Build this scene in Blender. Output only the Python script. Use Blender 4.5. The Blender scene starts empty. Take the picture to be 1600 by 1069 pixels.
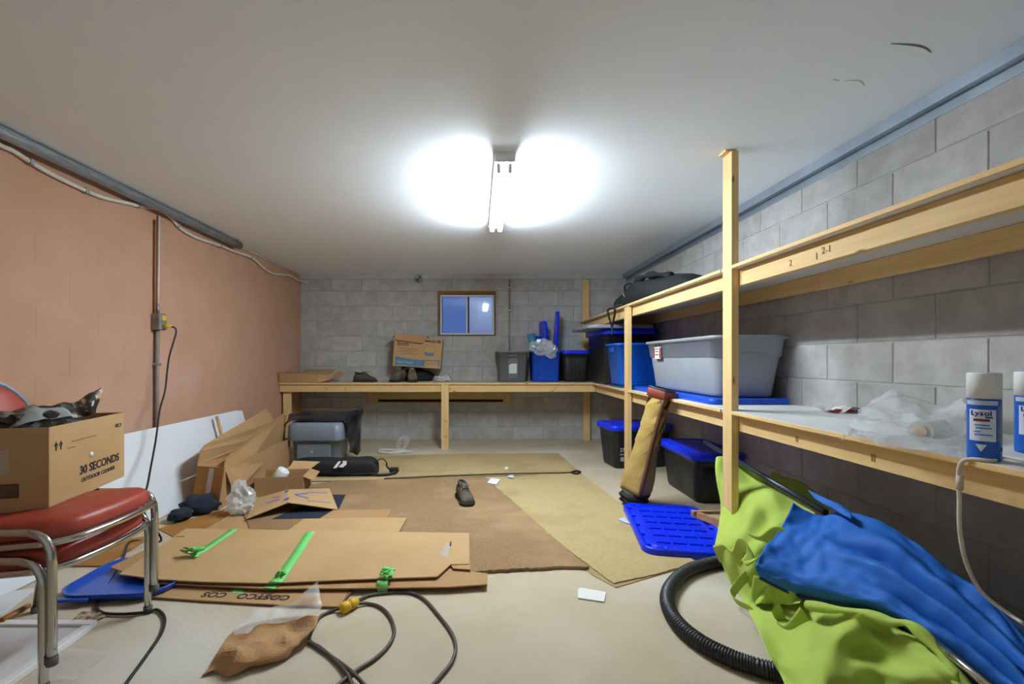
import bpy, bmesh, math, random
from mathutils import Vector, Matrix, noise
scene = bpy.context.scene
col = scene.collection
R = math.radians

# ------------------------------------------------------------------ camera, world, exposure
F, CX, CY, H = 705.0, 747.0, 562.0, 1.06      # focal length and vanishing point (px of the 1600x1069 frame), eye height (m)
cam_d = bpy.data.cameras.new('camera'); cam = bpy.data.objects.new('camera', cam_d); col.objects.link(cam)
cam.location = (0, 0, H); cam.rotation_euler = (R(90), 0, 0)
cam_d.sensor_fit = 'HORIZONTAL'; cam_d.sensor_width = 36; cam_d.lens = F / 1600 * 36
cam_d.shift_x = (800 - CX) / 1600; cam_d.shift_y = (CY - 534.5) / 1600
cam_d.clip_start = 0.02; cam_d.clip_end = 100
scene.camera = cam
w = bpy.data.worlds.new('world'); scene.world = w; w.use_nodes = True
w.node_tree.nodes['Background'].inputs[0].default_value = (0.12, 0.24, 0.72, 1)   # blue dusk outside the window
w.node_tree.nodes['Background'].inputs[1].default_value = .5
scene.view_settings.view_transform = 'Standard'; scene.view_settings.look = 'None'
scene.view_settings.gamma = 1.0; scene.view_settings.use_curve_mapping = False
scene.view_settings.exposure = 0.12
TUBE_POWER = 235.0
try:                                                   # let the light bounce fully in the closed room
    scene.cycles.max_bounces = 20; scene.cycles.diffuse_bounces = 12; scene.cycles.transparent_max_bounces = 16
except AttributeError: pass

# measured room, except YF, set close for bounce light: X right, Y away from the camera, Z up
XL, XR, YB, YF, ZC = -2.356, 1.96, 5.97, -.6, 2.187
def at(px, py, Y): return Vector(((px - CX) * Y / F, Y, H - (py - CY) * Y / F))     # a measured point at a known distance
def onz(px, py, z=0.0): return at(px, py, F * (H - z) / (py - CY))                   # ... on a horizontal surface
def onx(px, py, X): return at(px, py, F * X / (px - CX))                             # ... on a side wall

# ------------------------------------------------------------------ materials
def s(r, g, b):
    f = lambda c: (c / 255) / 12.92 if c <= 10 else ((c / 255 + 0.055) / 1.055) ** 2.4
    return (f(r), f(g), f(b), 1)
MATS = {}
def mat(name, c1, c2=None, scale=5, rough=.6, metal=0, bump=0, bscale=60, stretch=(1, 1, 1), detail=4, spec=.5, alpha=1, trans=0, emit=None, rnd=0, c3=None, s3=2, lo=.35, hi=.65, bdist=.01, ior=1.45, lo3=.5, hi3=.7, coat=0, world=False):
    if name in MATS: return MATS[name]
    m = bpy.data.materials.new(name); m.use_nodes = True; MATS[name] = m
    nt = m.node_tree; N = nt.nodes; L = nt.links; b = N['Principled BSDF']
    b.inputs['Roughness'].default_value = rough; b.inputs['Metallic'].default_value = metal
    b.inputs['Base Color'].default_value = c1; b.inputs['Alpha'].default_value = alpha
    b.inputs['Specular IOR Level'].default_value = spec; b.inputs['IOR'].default_value = ior
    b.inputs['Transmission Weight'].default_value = trans; b.inputs['Coat Weight'].default_value = coat
    if emit: b.inputs['Emission Color'].default_value = c1; b.inputs['Emission Strength'].default_value = emit
    tc = N.new('ShaderNodeTexCoord'); mp = N.new('ShaderNodeMapping'); mp.inputs['Scale'].default_value = stretch
    src = tc.outputs['Object']
    if world: src = N.new('ShaderNodeNewGeometry').outputs['Position']
    oi = None
    if rnd:
        oi = N.new('ShaderNodeObjectInfo'); ml = N.new('ShaderNodeMath'); ml.operation = 'MULTIPLY'; ml.inputs[1].default_value = 37.0
        L.new(oi.outputs['Random'], ml.inputs[0]); va = N.new('ShaderNodeVectorMath'); va.operation = 'ADD'
        L.new(src, va.inputs[0]); L.new(ml.outputs[0], va.inputs[1]); src = va.outputs[0]
    L.new(src, mp.inputs['Vector']); vec = mp.outputs['Vector']
    cur = None
    def ramp(fac, lo, hi):
        r = N.new('ShaderNodeMapRange'); r.inputs['From Min'].default_value = lo; r.inputs['From Max'].default_value = hi
        L.new(fac, r.inputs['Value']); return r.outputs['Result']
    def mix(fac, A, B):
        x = N.new('ShaderNodeMix'); x.data_type = 'RGBA'
        if isinstance(fac, float): x.inputs['Factor'].default_value = fac
        else: L.new(fac, x.inputs['Factor'])
        for sock, val in ((x.inputs[6], A), (x.inputs[7], B)):
            if isinstance(val, tuple): sock.default_value = val
            else: L.new(val, sock)
        return x.outputs[2]
    if c2:
        n = N.new('ShaderNodeTexNoise'); n.inputs['Scale'].default_value = scale; n.inputs['Detail'].default_value = detail; n.inputs['Roughness'].default_value = .6
        L.new(vec, n.inputs['Vector']); cur = mix(ramp(n.outputs['Fac'], lo, hi), c1, c2)
    if c3:
        n = N.new('ShaderNodeTexNoise'); n.inputs['Scale'].default_value = s3; n.inputs['Detail'].default_value = 5
        va = N.new('ShaderNodeVectorMath'); va.operation = 'ADD'; va.inputs[1].default_value = (7.3, 1.1, 4.2)
        L.new(vec, va.inputs[0]); L.new(va.outputs[0], n.inputs['Vector']); cur = mix(ramp(n.outputs['Fac'], lo3, hi3), cur or c1, c3)
    if rnd:
        hs = N.new('ShaderNodeHueSaturation'); r = N.new('ShaderNodeMapRange'); r.inputs['To Min'].default_value = 1 - rnd; r.inputs['To Max'].default_value = 1 + rnd
        L.new(oi.outputs['Random'], r.inputs['Value']); L.new(r.outputs['Result'], hs.inputs['Value'])
        if cur is None: hs.inputs['Color'].default_value = c1
        else: L.new(cur, hs.inputs['Color'])
        cur = hs.outputs['Color']
    if cur is not None: L.new(cur, b.inputs['Base Color'])
    if bump:
        n = N.new('ShaderNodeTexNoise'); n.inputs['Scale'].default_value = bscale; n.inputs['Detail'].default_value = 3
        L.new(vec, n.inputs['Vector']); bp = N.new('ShaderNodeBump'); bp.inputs['Strength'].default_value = bump; bp.inputs['Distance'].default_value = bdist
        L.new(n.outputs['Fac'], bp.inputs['Height']); L.new(bp.outputs['Normal'], b.inputs['Normal'])
    return m

M_block = mat('concrete_block', s(184, 183, 181), s(166, 165, 162), 9, .95, bump=.5, bscale=170, rnd=.06, c3=s(160, 154, 138), s3=3.2, bdist=.004, spec=.2, lo3=.56, hi3=.8)
M_block2 = mat('dimmed_concrete_block', s(174, 170, 167), s(158, 154, 151), 9, .95, bump=.5, bscale=170, rnd=.06, c3=s(146, 141, 132), s3=3.2, bdist=.004, spec=.2, lo3=.56, hi3=.8)  # same block, darkened so the right wall looks less strongly lit
M_mortar = mat('mortar', s(160, 159, 154), s(172, 170, 164), 6, .95, bump=.4, bscale=120, spec=.2)
M_paint = mat("terracotta_paint", s(184, 143, 118), s(178, 137, 112), 4, .8, bump=.3, bscale=190, world=True, c3=s(190, 150, 132), s3=1.1, bdist=.003, spec=.3)
M_ceil = mat("ceiling_paint", s(240, 246, 252), s(238, 244, 250), 3, .9, bump=.08, bscale=90, bdist=.003, spec=.2)
M_floor = mat('concrete_floor', s(192, 178, 154), s(180, 164, 138), 2.2, .75, bump=.15, bscale=40, c3=s(204, 197, 184), s3=.9, spec=.3, detail=8)
def wood(axis, base=(226, 194, 140), dark=(208, 170, 112)):
    st = {'x': (.6, 14, 14), 'y': (14, .6, 14), 'z': (14, 14, .6)}[axis]
    m = mat('pine_' + axis + '%d' % base[0], s(*base), s(*dark), 3.0, .62, bump=.1, bscale=20, stretch=st, rnd=.05, spec=.3, lo=.3, hi=.75)
    if m.get('knots'): return m
    m['knots'] = 1
    nt = m.node_tree; N = nt.nodes; L = nt.links; b = N['Principled BSDF']
    src = b.inputs['Base Color'].links[0].from_socket
    tc = [n for n in N if n.type == 'TEX_COORD'][0]; oi = [n for n in N if n.type == 'OBJECT_INFO'][0]
    ks = {'x': (2.2, 7, 7), 'y': (7, 2.2, 7), 'z': (7, 7, 2.2)}[axis]
    mp = N.new('ShaderNodeMapping'); mp.inputs['Scale'].default_value = ks; va = N.new('ShaderNodeVectorMath'); va.operation = 'ADD'
    ml = N.new('ShaderNodeMath'); ml.operation = 'MULTIPLY'; ml.inputs[1].default_value = 23; L.new(oi.outputs['Random'], ml.inputs[0])
    L.new(tc.outputs['Object'], va.inputs[0]); L.new(ml.outputs[0], va.inputs[1]); L.new(va.outputs[0], mp.inputs['Vector'])
    v = N.new('ShaderNodeTexVoronoi'); v.inputs['Scale'].default_value = 1.6; L.new(mp.outputs['Vector'], v.inputs['Vector'])
    r = N.new('ShaderNodeMapRange'); r.inputs['From Min'].default_value = .10; r.inputs['From Max'].default_value = .04; r.inputs['To Max'].default_value = .85
    L.new(v.outputs['Distance'], r.inputs['Value'])
    x = N.new('ShaderNodeMix'); x.data_type = 'RGBA'; L.new(r.outputs['Result'], x.inputs['Factor']); L.new(src, x.inputs[6]); x.inputs[7].default_value = s(120, 74, 36)
    L.new(x.outputs[2], b.inputs['Base Color'])
    return m
M_px, M_py, M_pz = wood('x'), wood('y'), wood('z')
M_mel = mat('white_melamine', s(214, 214, 212), s(204, 204, 203), 3, .45)
M_ply = mat('raw_board_edge', s(206, 170, 112), s(188, 150, 92), 12, .7, stretch=(1, 1, 6))
M_benchtop = mat('bench_board', s(200, 186, 158), s(186, 172, 143), 4, .6)
M_card = mat('cardboard', s(172, 135, 95), s(163, 126, 86), 3, .85, bump=.05, bscale=60, rnd=.05, spec=.2)
M_card2 = mat('cardboard_pale', s(186, 152, 110), s(178, 143, 100), 3, .85, rnd=.04, spec=.2)
M_card3 = mat('cardboard_dark', s(160, 112, 60), s(146, 100, 52), 3, .85, spec=.2)
M_kraft = mat('kraft_paper', s(178, 138, 98), s(164, 122, 84), 5, .8, spec=.2)
M_galv = mat('galvanised_steel', s(168, 178, 190), s(146, 156, 168), 3, .36, metal=.7)
M_pipe = mat('steel_pipe', s(168, 174, 180), s(136, 142, 146), 10, .38, metal=.6, stretch=(6, 1, 6))
M_chrome = mat('chrome', s(196, 196, 192), None, rough=.16, metal=1)
M_alum = mat('white_aluminium', s(212, 212, 214), None, rough=.4)
M_cable = mat('cable_jacket', s(212, 204, 190), s(196, 186, 170), 20, .5)
M_black = mat('black_plastic', s(26, 29, 30), s(20, 22, 23), 8, .42)
M_blackc = mat('black_cloth', s(13, 15, 17), s(20, 22, 24), 30, .85, bump=.2, bscale=200, bdist=.002)
M_navy = mat('navy_cloth', s(26, 34, 50), s(20, 27, 40), 20, .9)
M_film_b = mat('black_bag_film', s(22, 27, 34), s(14, 17, 22), 12, .2)
M_blue = mat('blue_plastic', s(8, 42, 214), s(10, 50, 226), 5, .34)
M_blue2 = mat('recycling_blue', s(10, 92, 200), s(8, 84, 190), 5, .4)
M_blue3 = mat('bin_blue', s(12, 74, 190), s(10, 66, 176), 5, .4)
M_grey = mat('grey_plastic', s(146, 150, 156), s(140, 144, 150), 6, .42)
M_dgrey = mat('dark_grey_plastic', s(100, 102, 102), s(94, 95, 95), 6, .45)
M_sgrey = mat('steel_grey_plastic', s(122, 129, 140), s(112, 119, 130), 6, .4)
M_white = mat('white_plastic', s(226, 226, 224), None, rough=.45)
M_paper = mat('white_paper', s(226, 224, 218), None, rough=.8)
M_red = mat('red_vinyl', s(164, 66, 50), s(150, 56, 42), 7, .42, bump=.15, bscale=60, c3=s(190, 106, 90), s3=9, bdist=.003, lo3=.62, hi3=.75)
M_film = mat('clear_film', s(232, 234, 236), None, rough=.12, alpha=.2, spec=.8)
M_film2 = mat('milky_film', s(226, 228, 226), None, rough=.12, alpha=.4, spec=.8)
M_green = mat('lime_fabric', s(172, 192, 84), s(164, 184, 76), 6, .8, bump=.1, bscale=300, bdist=.001)
M_bluef = mat('blue_fabric', s(22, 92, 178), s(30, 102, 190), 5, .7, bump=.1, bscale=300, bdist=.001)
M_tape_g = mat('green_tape', s(118, 206, 112), s(106, 196, 100), 20, .6)
M_tape_b = mat('blue_tape', s(44, 86, 190), None, rough=.6)
M_mat = mat('brown_coir', s(162, 132, 98), s(138, 108, 76), 130, .95, bump=.9, bscale=220, c3=s(170, 140, 106), s3=3, bdist=.008, spec=.1)
M_tan = mat('tan_backing', s(178, 158, 114), s(168, 147, 103), 60, .9, bump=.3, bscale=200, c3=s(160, 138, 96), s3=3, bdist=.003, spec=.15)
M_ink = mat('dark_ink', s(40, 36, 38), None, rough=.8)
M_ink2 = mat('brown_ink', s(112, 78, 44), None, rough=.8)
M_heat = mat('beige_enamel', s(196, 172, 108), s(186, 162, 98), 5, .5)
M_dark = mat('dark_recess', s(30, 27, 24), None, rough=.9)
M_cord = mat('cord_jacket', s(74, 66, 58), None, rough=.55)
M_bcord = mat('black_cord', s(24, 22, 22), None, rough=.5)
M_yel = mat('yellow_plastic', s(222, 178, 40), s(206, 160, 30), 12, .45)
M_canvas = mat('yellow_canvas', s(180, 150, 84), s(164, 134, 70), 10, .85, bump=.2, bscale=240, bdist=.002)
M_rust = mat('rust_vinyl', s(134, 60, 44), s(120, 50, 36), 8, .6)
M_olive = mat('dark_olive_vinyl', s(62, 58, 46), s(50, 46, 36), 8, .7)
M_shoe = mat('shoe_leather', s(78, 70, 58), s(58, 50, 42), 14, .75, bump=.3, bscale=50, bdist=.003)
M_sole = mat('shoe_sole', s(34, 32, 30), None, rough=.85)
M_lace = mat('shoe_lace', s(120, 110, 96), None, rough=.9)
M_hose = mat('black_hose', s(36, 38, 38), None, rough=.5)
M_pole = mat('dark_pole', s(64, 72, 80), None, rough=.35, metal=.6)
M_tube = mat('lamp_tube', (.80, .92, 1.0, 1), None, rough=.4, emit=TUBE_POWER)
M_batten = mat('white_enamel', s(226, 228, 230), None, rough=.4)
M_pane = mat('window_glass', (1, 1, 1, 1), None, rough=.02, trans=1.0)
M_pane2 = mat('misted_glass', (.8, .88, 1, 1), (1, 1, 1, 1), 6, rough=.3, trans=.93, coat=1.0)

# ------------------------------------------------------------------ mesh helpers
def crom(P, n):                                        # Catmull-Rom through points
    P = [Vector(p) for p in P]; out = []
    for i in range(len(P) - 1):
        a, b, c, d = P[max(i - 1, 0)], P[i], P[i + 1], P[min(i + 2, len(P) - 1)]
        for k in range(n):
            t = k / n
            out.append(.5 * ((2 * b) + (c - a) * t + (2 * a - 5 * b + 4 * c - d) * t * t + (3 * b - a - 3 * c + d) * t ** 3))
    out.append(P[-1]); return out
class MB:
    def __init__(self): self.v = []; self.f = []; self.m = []; self.sm = []
    def add(self, v, f, m=0, smooth=False, M=None):
        o = len(self.v)
        self.v += [tuple(M @ Vector(p)) if M else tuple(p) for p in v]
        for q in f: self.f.append(tuple(i + o for i in q)); self.m.append(m); self.sm.append(smooth)
        return self
    def box(self, x0, x1, y0, y1, z0, z1, m=0, M=None):
        v = [(x0, y0, z0), (x1, y0, z0), (x1, y1, z0), (x0, y1, z0), (x0, y0, z1), (x1, y0, z1), (x1, y1, z1), (x0, y1, z1)]
        return self.add(v, [(3, 2, 1, 0), (4, 5, 6, 7), (0, 1, 5, 4), (1, 2, 6, 5), (2, 3, 7, 6), (3, 0, 4, 7)], m, M=M)
    def loft(self, rings, cap0=True, cap1=True, m=0, smooth=True, M=None, flip=False):
        n = len(rings[0]); v = [p for r in rings for p in r]; f = []
        for k in range(len(rings) - 1):
            for i in range(n):
                j = (i + 1) % n
                f.append((k * n + i, k * n + j, (k + 1) * n + j, (k + 1) * n + i))
        self.add(v, f, m, smooth, M)
        o = len(self.v) - len(v); e = len(rings) - 1
        if cap0: self.f.append(tuple(o + i for i in reversed(range(n)))); self.m.append(m); self.sm.append(False)
        if cap1: self.f.append(tuple(o + e * n + i for i in range(n))); self.m.append(m); self.sm.append(False)
        return self
    def tube(self, pts, r, n=8, m=0, caps=True, closed=False, flat=1.0):
        P = [Vector(p) for p in pts]
        if closed: P = P + [P[0]]
        T = [(P[min(i + 1, len(P) - 1)] - P[max(i - 1, 0)]).normalized() for i in range(len(P))]
        if closed: T[0] = T[-1] = (P[1] - P[-2]).normalized()
        up = Vector((0, 0, 1)) if abs(T[0].z) < .9 else Vector((1, 0, 0))
        nx = T[0].cross(up).normalized(); rings = []
        for i, p in enumerate(P):
            if i: nx = (nx - T[i] * nx.dot(T[i])).normalized()
            ny = T[i].cross(nx); rr = r[i] if isinstance(r, (list, tuple)) else r
            rings.append([p + nx * math.cos(2 * math.pi * k / n) * rr + ny * math.sin(2 * math.pi * k / n) * rr * flat for k in range(n)])
        return self.loft(rings, caps and not closed, caps and not closed, m)
    def lathe(self, prof, n=24, M=None, m=0, smooth=True):
        rings = [[(r * math.cos(2 * math.pi * k / n), r * math.sin(2 * math.pi * k / n), z) for k in range(n)] for r, z in prof]
        return self.loft(rings, True, True, m, smooth, M)
    def sheet(self, poly, t=.004, m=0):                # a flat piece with its outline and thickness (poly: upper face, counter-clockwise or not)
        P = [Vector(p) for p in poly]; nrm = Vector((0, 0, 0))
        for i in range(len(P)):
            a, b = P[i], P[(i + 1) % len(P)]; nrm += a.cross(b)
        nrm.normalize()
        if nrm.z < 0 or (abs(nrm.z) < .05 and nrm.y > 0): P.reverse(); nrm = -nrm
        Q = [p - nrm * t for p in P]; n = len(P)
        f = [tuple(range(n)), tuple(reversed(range(n, 2 * n)))] + [(i, i + n, (i + 1) % n + n, (i + 1) % n) for i in range(n)]
        return self.add(P + Q, f, m)
    def patch(self, ctrl, nu=6, nv=6, disp=None, m=0, smooth=True):
        rows = [crom(r, nu) for r in ctrl]; cols = [crom([r[i] for r in rows], nv) for i in range(len(rows[0]))]
        W, Hh = len(cols), len(cols[0]); v = []
        for j in range(Hh):
            for i in range(W):
                p = cols[i][j]
                if disp: p = p + disp(i / (W - 1), j / (Hh - 1), p)
                v.append(p)
        f = [(j * W + i, j * W + i + 1, (j + 1) * W + i + 1, (j + 1) * W + i) for j in range(Hh - 1) for i in range(W - 1)]
        return self.add(v, f, m, smooth)
    def blob(self, c, size, seed=0, amp=.25, freq=2.0, sub=3, m=0, smooth=True, floor=None):
        bm = bmesh.new(); bmesh.ops.create_icosphere(bm, subdivisions=sub, radius=1)
        o = Vector((seed * 3.17, seed * 1.7, seed * 5.3)); v = []
        for p in bm.verts:
            q = p.co.copy(); k = 1 + amp * (noise.noise(q * freq + o) + .5 * noise.noise(q * freq * 2.3 + o))
            q = Vector((q.x * size[0] * k + c[0], q.y * size[1] * k + c[1], q.z * size[2] * k + c[2]))
            if floor is not None and q.z < floor: q.z = floor
            v.append(q)
        f = [tuple(x.index for x in q.verts) for q in bm.faces]; bm.free()
        return self.add(v, f, m, smooth)
    def build(self, name, mats, parent=None, bevel=0, seg=2, solid=0, sub=0, loc=None):
        me = bpy.data.meshes.new(name)
        v = self.v
        if loc is not None: v = [tuple(Vector(p) - Vector(loc)) for p in v]
        me.from_pydata(v, [], self.f)
        mats = mats if isinstance(mats, (list, tuple)) else [mats]
        for q in mats: me.materials.append(q)
        me.polygons.foreach_set('material_index', self.m); me.polygons.foreach_set('use_smooth', self.sm)
        me.update()
        o = bpy.data.objects.new(name, me); col.objects.link(o)
        if loc is not None: o.location = loc
        if parent: o.parent = parent
        if solid: x = o.modifiers.new('thickness', 'SOLIDIFY'); x.thickness = solid; x.offset = 0
        if bevel:
            x = o.modifiers.new('edges', 'BEVEL'); x.width = bevel; x.segments = seg; x.limit_method = 'ANGLE'; x.angle_limit = R(40)
        if sub: x = o.modifiers.new('smooth', 'SUBSURF'); x.levels = sub; x.render_levels = sub
        return o
def tag(o, label, cat=None, group=None, kind=None):
    o['label'] = label
    if cat: o['category'] = cat
    if group: o['group'] = group
    if kind: o['kind'] = kind
    return o
def thing(name, loc, label, cat, group=None, rz=0, tilt=(0, 0)):
    o = bpy.data.objects.new(name, None); col.objects.link(o); o.empty_display_size = .1
    o.location = loc; o.rotation_euler = (tilt[0], tilt[1], rz); return tag(o, label, cat, group)
def box(name, x0, x1, y0, y1, z0, z1, m, parent=None, bevel=.002):
    c = ((x0 + x1) / 2, (y0 + y1) / 2, (z0 + z1) / 2)
    return MB().box(x0 - c[0], x1 - c[0], y0 - c[1], y1 - c[1], z0 - c[2], z1 - c[2]).build_at(name, m, parent, bevel, c)
def _ba(self, name, m, parent, bevel, c):
    o = self.build(name, m, parent, bevel=bevel); o.location = c; return o
MB.build_at = _ba
def rr(w, d, r, z=0, n=5, dens=0):                     # rounded rectangle ring
    P = []
    for (cx, cy, a0) in ((w / 2 - r, d / 2 - r, 0), (-w / 2 + r, d / 2 - r, 90), (-w / 2 + r, -d / 2 + r, 180), (w / 2 - r, -d / 2 + r, 270)):
        for k in range(n + 1):
            a = R(a0 + 90 * k / n); P.append(Vector((cx + r * math.cos(a), cy + r * math.sin(a), z)))
    if dens:
        Q = []
        for i in range(len(P)):
            a, b = P[i], P[(i + 1) % len(P)]; k = max(1, int((b - a).length / dens))
            Q += [a.lerp(b, t / k) for t in range(k)]
        P = Q
    return P
def text(txt, size, m, parent, origin, right, up, name='printed_text', bold=.0, align='LEFT', thick=.0004):
    cu = bpy.data.curves.new(name, 'FONT'); cu.body = txt; cu.size = size; cu.extrude = thick; cu.offset = bold * size; cu.align_x = align; cu.resolution_u = 3
    t = bpy.data.objects.new(name, cu); col.objects.link(t); bpy.context.view_layer.update()
    me = bpy.data.meshes.new_from_object(t.evaluated_get(bpy.context.evaluated_depsgraph_get()))
    bpy.data.objects.remove(t); bpy.data.curves.remove(cu)
    r = Vector(right).normalized(); u = Vector(up); u = (u - r * u.dot(r)).normalized(); n = r.cross(u)
    mx = Matrix((r, u, n)).transposed().to_4x4(); mx.translation = Vector(origin) + n * .0008
    me.transform(mx); me.materials.clear(); me.materials.append(m)
    o = bpy.data.objects.new(name, me); col.objects.link(o)
    if parent: o.parent = parent
    return o
def copy_tree(o, parent=None):
    c = o.copy(); col.objects.link(c)
    if parent: c.parent = parent
    for ch in [x for x in bpy.data.objects if x.parent == o]: copy_tree(ch, c)
    return c

# ------------------------------------------------------------------ the room
def struct(o, label): return tag(o, label, kind='structure')
struct(MB().box(XL - .2, XR + .2, YF - .2, YB + .3, -.12, 0).build('floor', M_floor), 'bare tan concrete floor with stains')
struct(MB().box(XL - .2, XR + .2, YF - .2, YB + .3, ZC, ZC + .1).build('ceiling', M_ceil), 'flat off-white painted ceiling')
ceil_ob = bpy.data.objects['ceiling']
JT = .008                                              # mortar joint
def block_mesh(name, L, Hh, proud, m, cham=.003):
    cham = min(cham, proud * .7)
    a, b = L / 2 - JT / 2, Hh / 2 - JT / 2; c = cham
    v = [(-a, 0, -b), (a, 0, -b), (a, 0, b), (-a, 0, b), (-a, -proud + c, -b), (a, -proud + c, -b), (a, -proud + c, b), (-a, -proud + c, b),
         (-a + c, -proud, -b + c), (a - c, -proud, -b + c), (a - c, -proud, b - c), (-a + c, -proud, b - c)]
    f = [(8, 9, 10, 11), (4, 5, 9, 8), (5, 6, 10, 9), (6, 7, 11, 10), (7, 4, 8, 11), (0, 1, 5, 4), (1, 2, 6, 5), (2, 3, 7, 6), (3, 0, 4, 7)]
    me = bpy.data.meshes.new(name); me.from_pydata(v, [], f); me.materials.append(m); me.update(); return me
_bm = {}
def lay(wall, u0, u1, z0off, j0, m, proud, place, rz, hole=None, lastlow=True):
    """courses of blocks along a wall; u runs along it, j0 is one joint of the courses whose number is even"""
    rng = random.Random(5)
    k = 0
    while True:
        za, zb = z0off + .2 * (k - 1), z0off + .2 * k
        if za >= ZC - .02: break
        za, zb = max(za, 0), min(zb, ZC)
        off = j0 + (.2 if k % 2 else 0)
        n0 = math.floor((u0 - off) / .4); u = off + n0 * .4
        segs = []
        while u < u1 - .001:
            a, b = max(u, u0), min(u + .4, u1); u += .4
            if b - a < .03: continue
            if hole and zb > hole[2] + .01 and za < hole[3] - .01:
                if a < hole[1] and b > hole[0]:
                    if a < hole[0] - .03: segs.append((a, hole[0]))
                    if b > hole[1] + .03: segs.append((hole[1], b))
                    continue
            segs.append((a, b))
        for a, b in segs:
            key = (wall.name, round(b - a, 3), round(zb - za, 3))
            if key not in _bm: _bm[key] = block_mesh('block', b - a, zb - za, proud + (.0 if proud < .004 else rng.uniform(-.001, .001)), m)
            o = bpy.data.objects.new('block', _bm[key]); col.objects.link(o); o.parent = wall
            o.location = place((a + b) / 2, (za + zb) / 2); o.rotation_euler = (0, 0, rz)
        k += 1
PB = .004
# back wall with the window opening
WX0, WX1, WZ0, WZ1 = -.535, .235, 1.372, 1.967
mb = MB(); YM = YB + PB
mb.box(XL - .2, WX0, YM, YM + .2, 0, ZC); mb.box(WX1, XR + .2, YM, YM + .2, 0, ZC); mb.box(WX0, WX1, YM, YM + .2, 0, WZ0); mb.box(WX0, WX1, YM, YM + .2, WZ1, ZC)
wb = struct(mb.build('wall_back', M_mortar), 'bare grey concrete block wall at the far end')
lay(wb, XL, XR, -.033 + .2, -2.14 + .2, M_block, PB, lambda u, z: (u, YM, z), 0, (WX0, WX1, WZ0, WZ1))
wr = struct(MB().box(XR + PB, XR + .2, YF, YB + .2, 0, ZC).build('wall_right', M_mortar), 'bare grey concrete block wall behind the storage rack')
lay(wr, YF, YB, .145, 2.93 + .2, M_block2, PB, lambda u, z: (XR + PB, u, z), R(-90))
wl = struct(MB().box(XL - .2, XL - .001, YF, YB + .2, 0, ZC).build('wall_left', M_paint), 'terracotta painted block wall')
lay(wl, YF, YB, -.033 + .2, 2.8, M_paint, .001, lambda u, z: (XL - .001, u, z), R(90))
wf = struct(MB().box(XL - .2, XR + .2, YF - .2, YF, 0, ZC).build('wall_front', M_ceil), 'unseen white wall behind the viewer, set close for bounce light')  # out of view; its nearness and white are chosen to bounce light forward
# scuffs on the ceiling
def scuff(pts, r, m):
    P = [onz(px, py, ZC) for px, py in pts]; P = crom(P, 4); n = len(P)
    mb = MB(); mb.tube([p - Vector((0, 0, .0005)) for p in P], [r * (.25 + .75 * math.sin(math.pi * (i + .6) / (n + .2))) for i in range(n)], 6, flat=.15)
    return mb.build('scuff_mark', m, ceil_ob)
M_scuff = mat('ceiling_scuff', s(116, 108, 92), None, rough=.9); M_scuff2 = mat('ceiling_scuff_faint', s(176, 172, 164), None, rough=.9)
scuff([(1392, 68), (1412, 69), (1432, 71), (1446, 75), (1455, 82)], .005, M_scuff)
scuff([(1302, 124), (1311, 126)], .003, M_scuff2); scuff([(1320, 126), (1342, 126), (1351, 134)], .003, M_scuff2)
# galvanised ceiling track along the right wall and the far wall
mb = MB(); mb.box(XR - .05, XR - .0005, YF, YB - .001, ZC - .05, ZC - .0005); mb.box(XR - .004, XR - .0005, YF, YB - .001, ZC - .095, ZC - .05)
mb.box(XR - .054, XR - .05, YF, YB - .05, ZC - .056, ZC - .044)
struct(mb.build('trim_1', M_galv), 'galvanised steel ceiling track above the storage rack')
struct(MB().box(XL + .002, XR - .055, YB - .022, YB - .0005, ZC - .062, ZC - .0005).build('trim_2', mat('dull_track', s(186, 188, 186), s(170, 172, 170), 5, .6, metal=.15)), 'dull metal ceiling track across the far wall')

# window
wz0, wz1, wx0, wx1 = WZ0 + .02, WZ1 - .045, -.505, .215
win = bpy.data.objects.new('window_1', None); col.objects.link(win); win.location = (-.145, YB, wz0)
struct(win, 'small sliding basement window with a white metal frame')
def wbox(n, a, b, c, d, e, f, m, parent, bev=.002):
    return box(n, a + .145, b + .145, c - YB, d - YB, e - wz0, f - wz0, m, parent, bev)
wbox('wood_surround', WX0, WX1, YB + .03, YB + .12, WZ1 - .035, WZ1, M_card3, win)
for a, b in ((WX0, wx0 + .001), (wx1 - .001, WX1)): wbox('wood_surround', a, b, YB + .03, YB + .12, WZ0, WZ1 - .036, mat('old_wood', s(132, 104, 72), s(110, 84, 56), 6, .8), win)
wbox('wood_surround', wx0, wx1, YB + .03, YB + .12, WZ0, wz0, mat('old_wood', s(132, 104, 72)), win)
Y0 = YB + .035
wbox('frame_rail', wx0 + .002, wx1 - .002, Y0, Y0 + .05, wz1 - .024, wz1, M_alum, win); wbox('frame_rail', wx0 + .002, wx1 - .002, Y0, Y0 + .05, wz0, wz0 + .02, M_alum, win)
for a in (wx0 + .002, wx1 - .024): wbox('frame_stile', a, a + .022, Y0, Y0 + .05, wz0 + .02, wz1 - .024, M_alum, win)
xm = -.145
wbox('meeting_stile', xm - .014, xm + .008, Y0 + .002, Y0 + .03, wz0 + .02, wz1 - .024, M_alum, win)
wbox('dark_stile', xm + .009, xm + .026, Y0 + .02, Y0 + .045, wz0 + .02, wz1 - .024, M_dark, win)
wbox('dark_gasket', wx0 + .025, wx0 + .032, Y0 + .008, Y0 + .02, wz0 + .02, wz1 - .024, M_dark, win, 0)
wbox('pane', wx0 + .026, xm - .015, Y0 + .012, Y0 + .016, wz0 + .021, wz1 - .025, M_pane, win, 0)
wbox('pane', xm + .027, wx1 - .025, Y0 + .032, Y0 + .036, wz0 + .021, wz1 - .025, M_pane2, win, 0)

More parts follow.
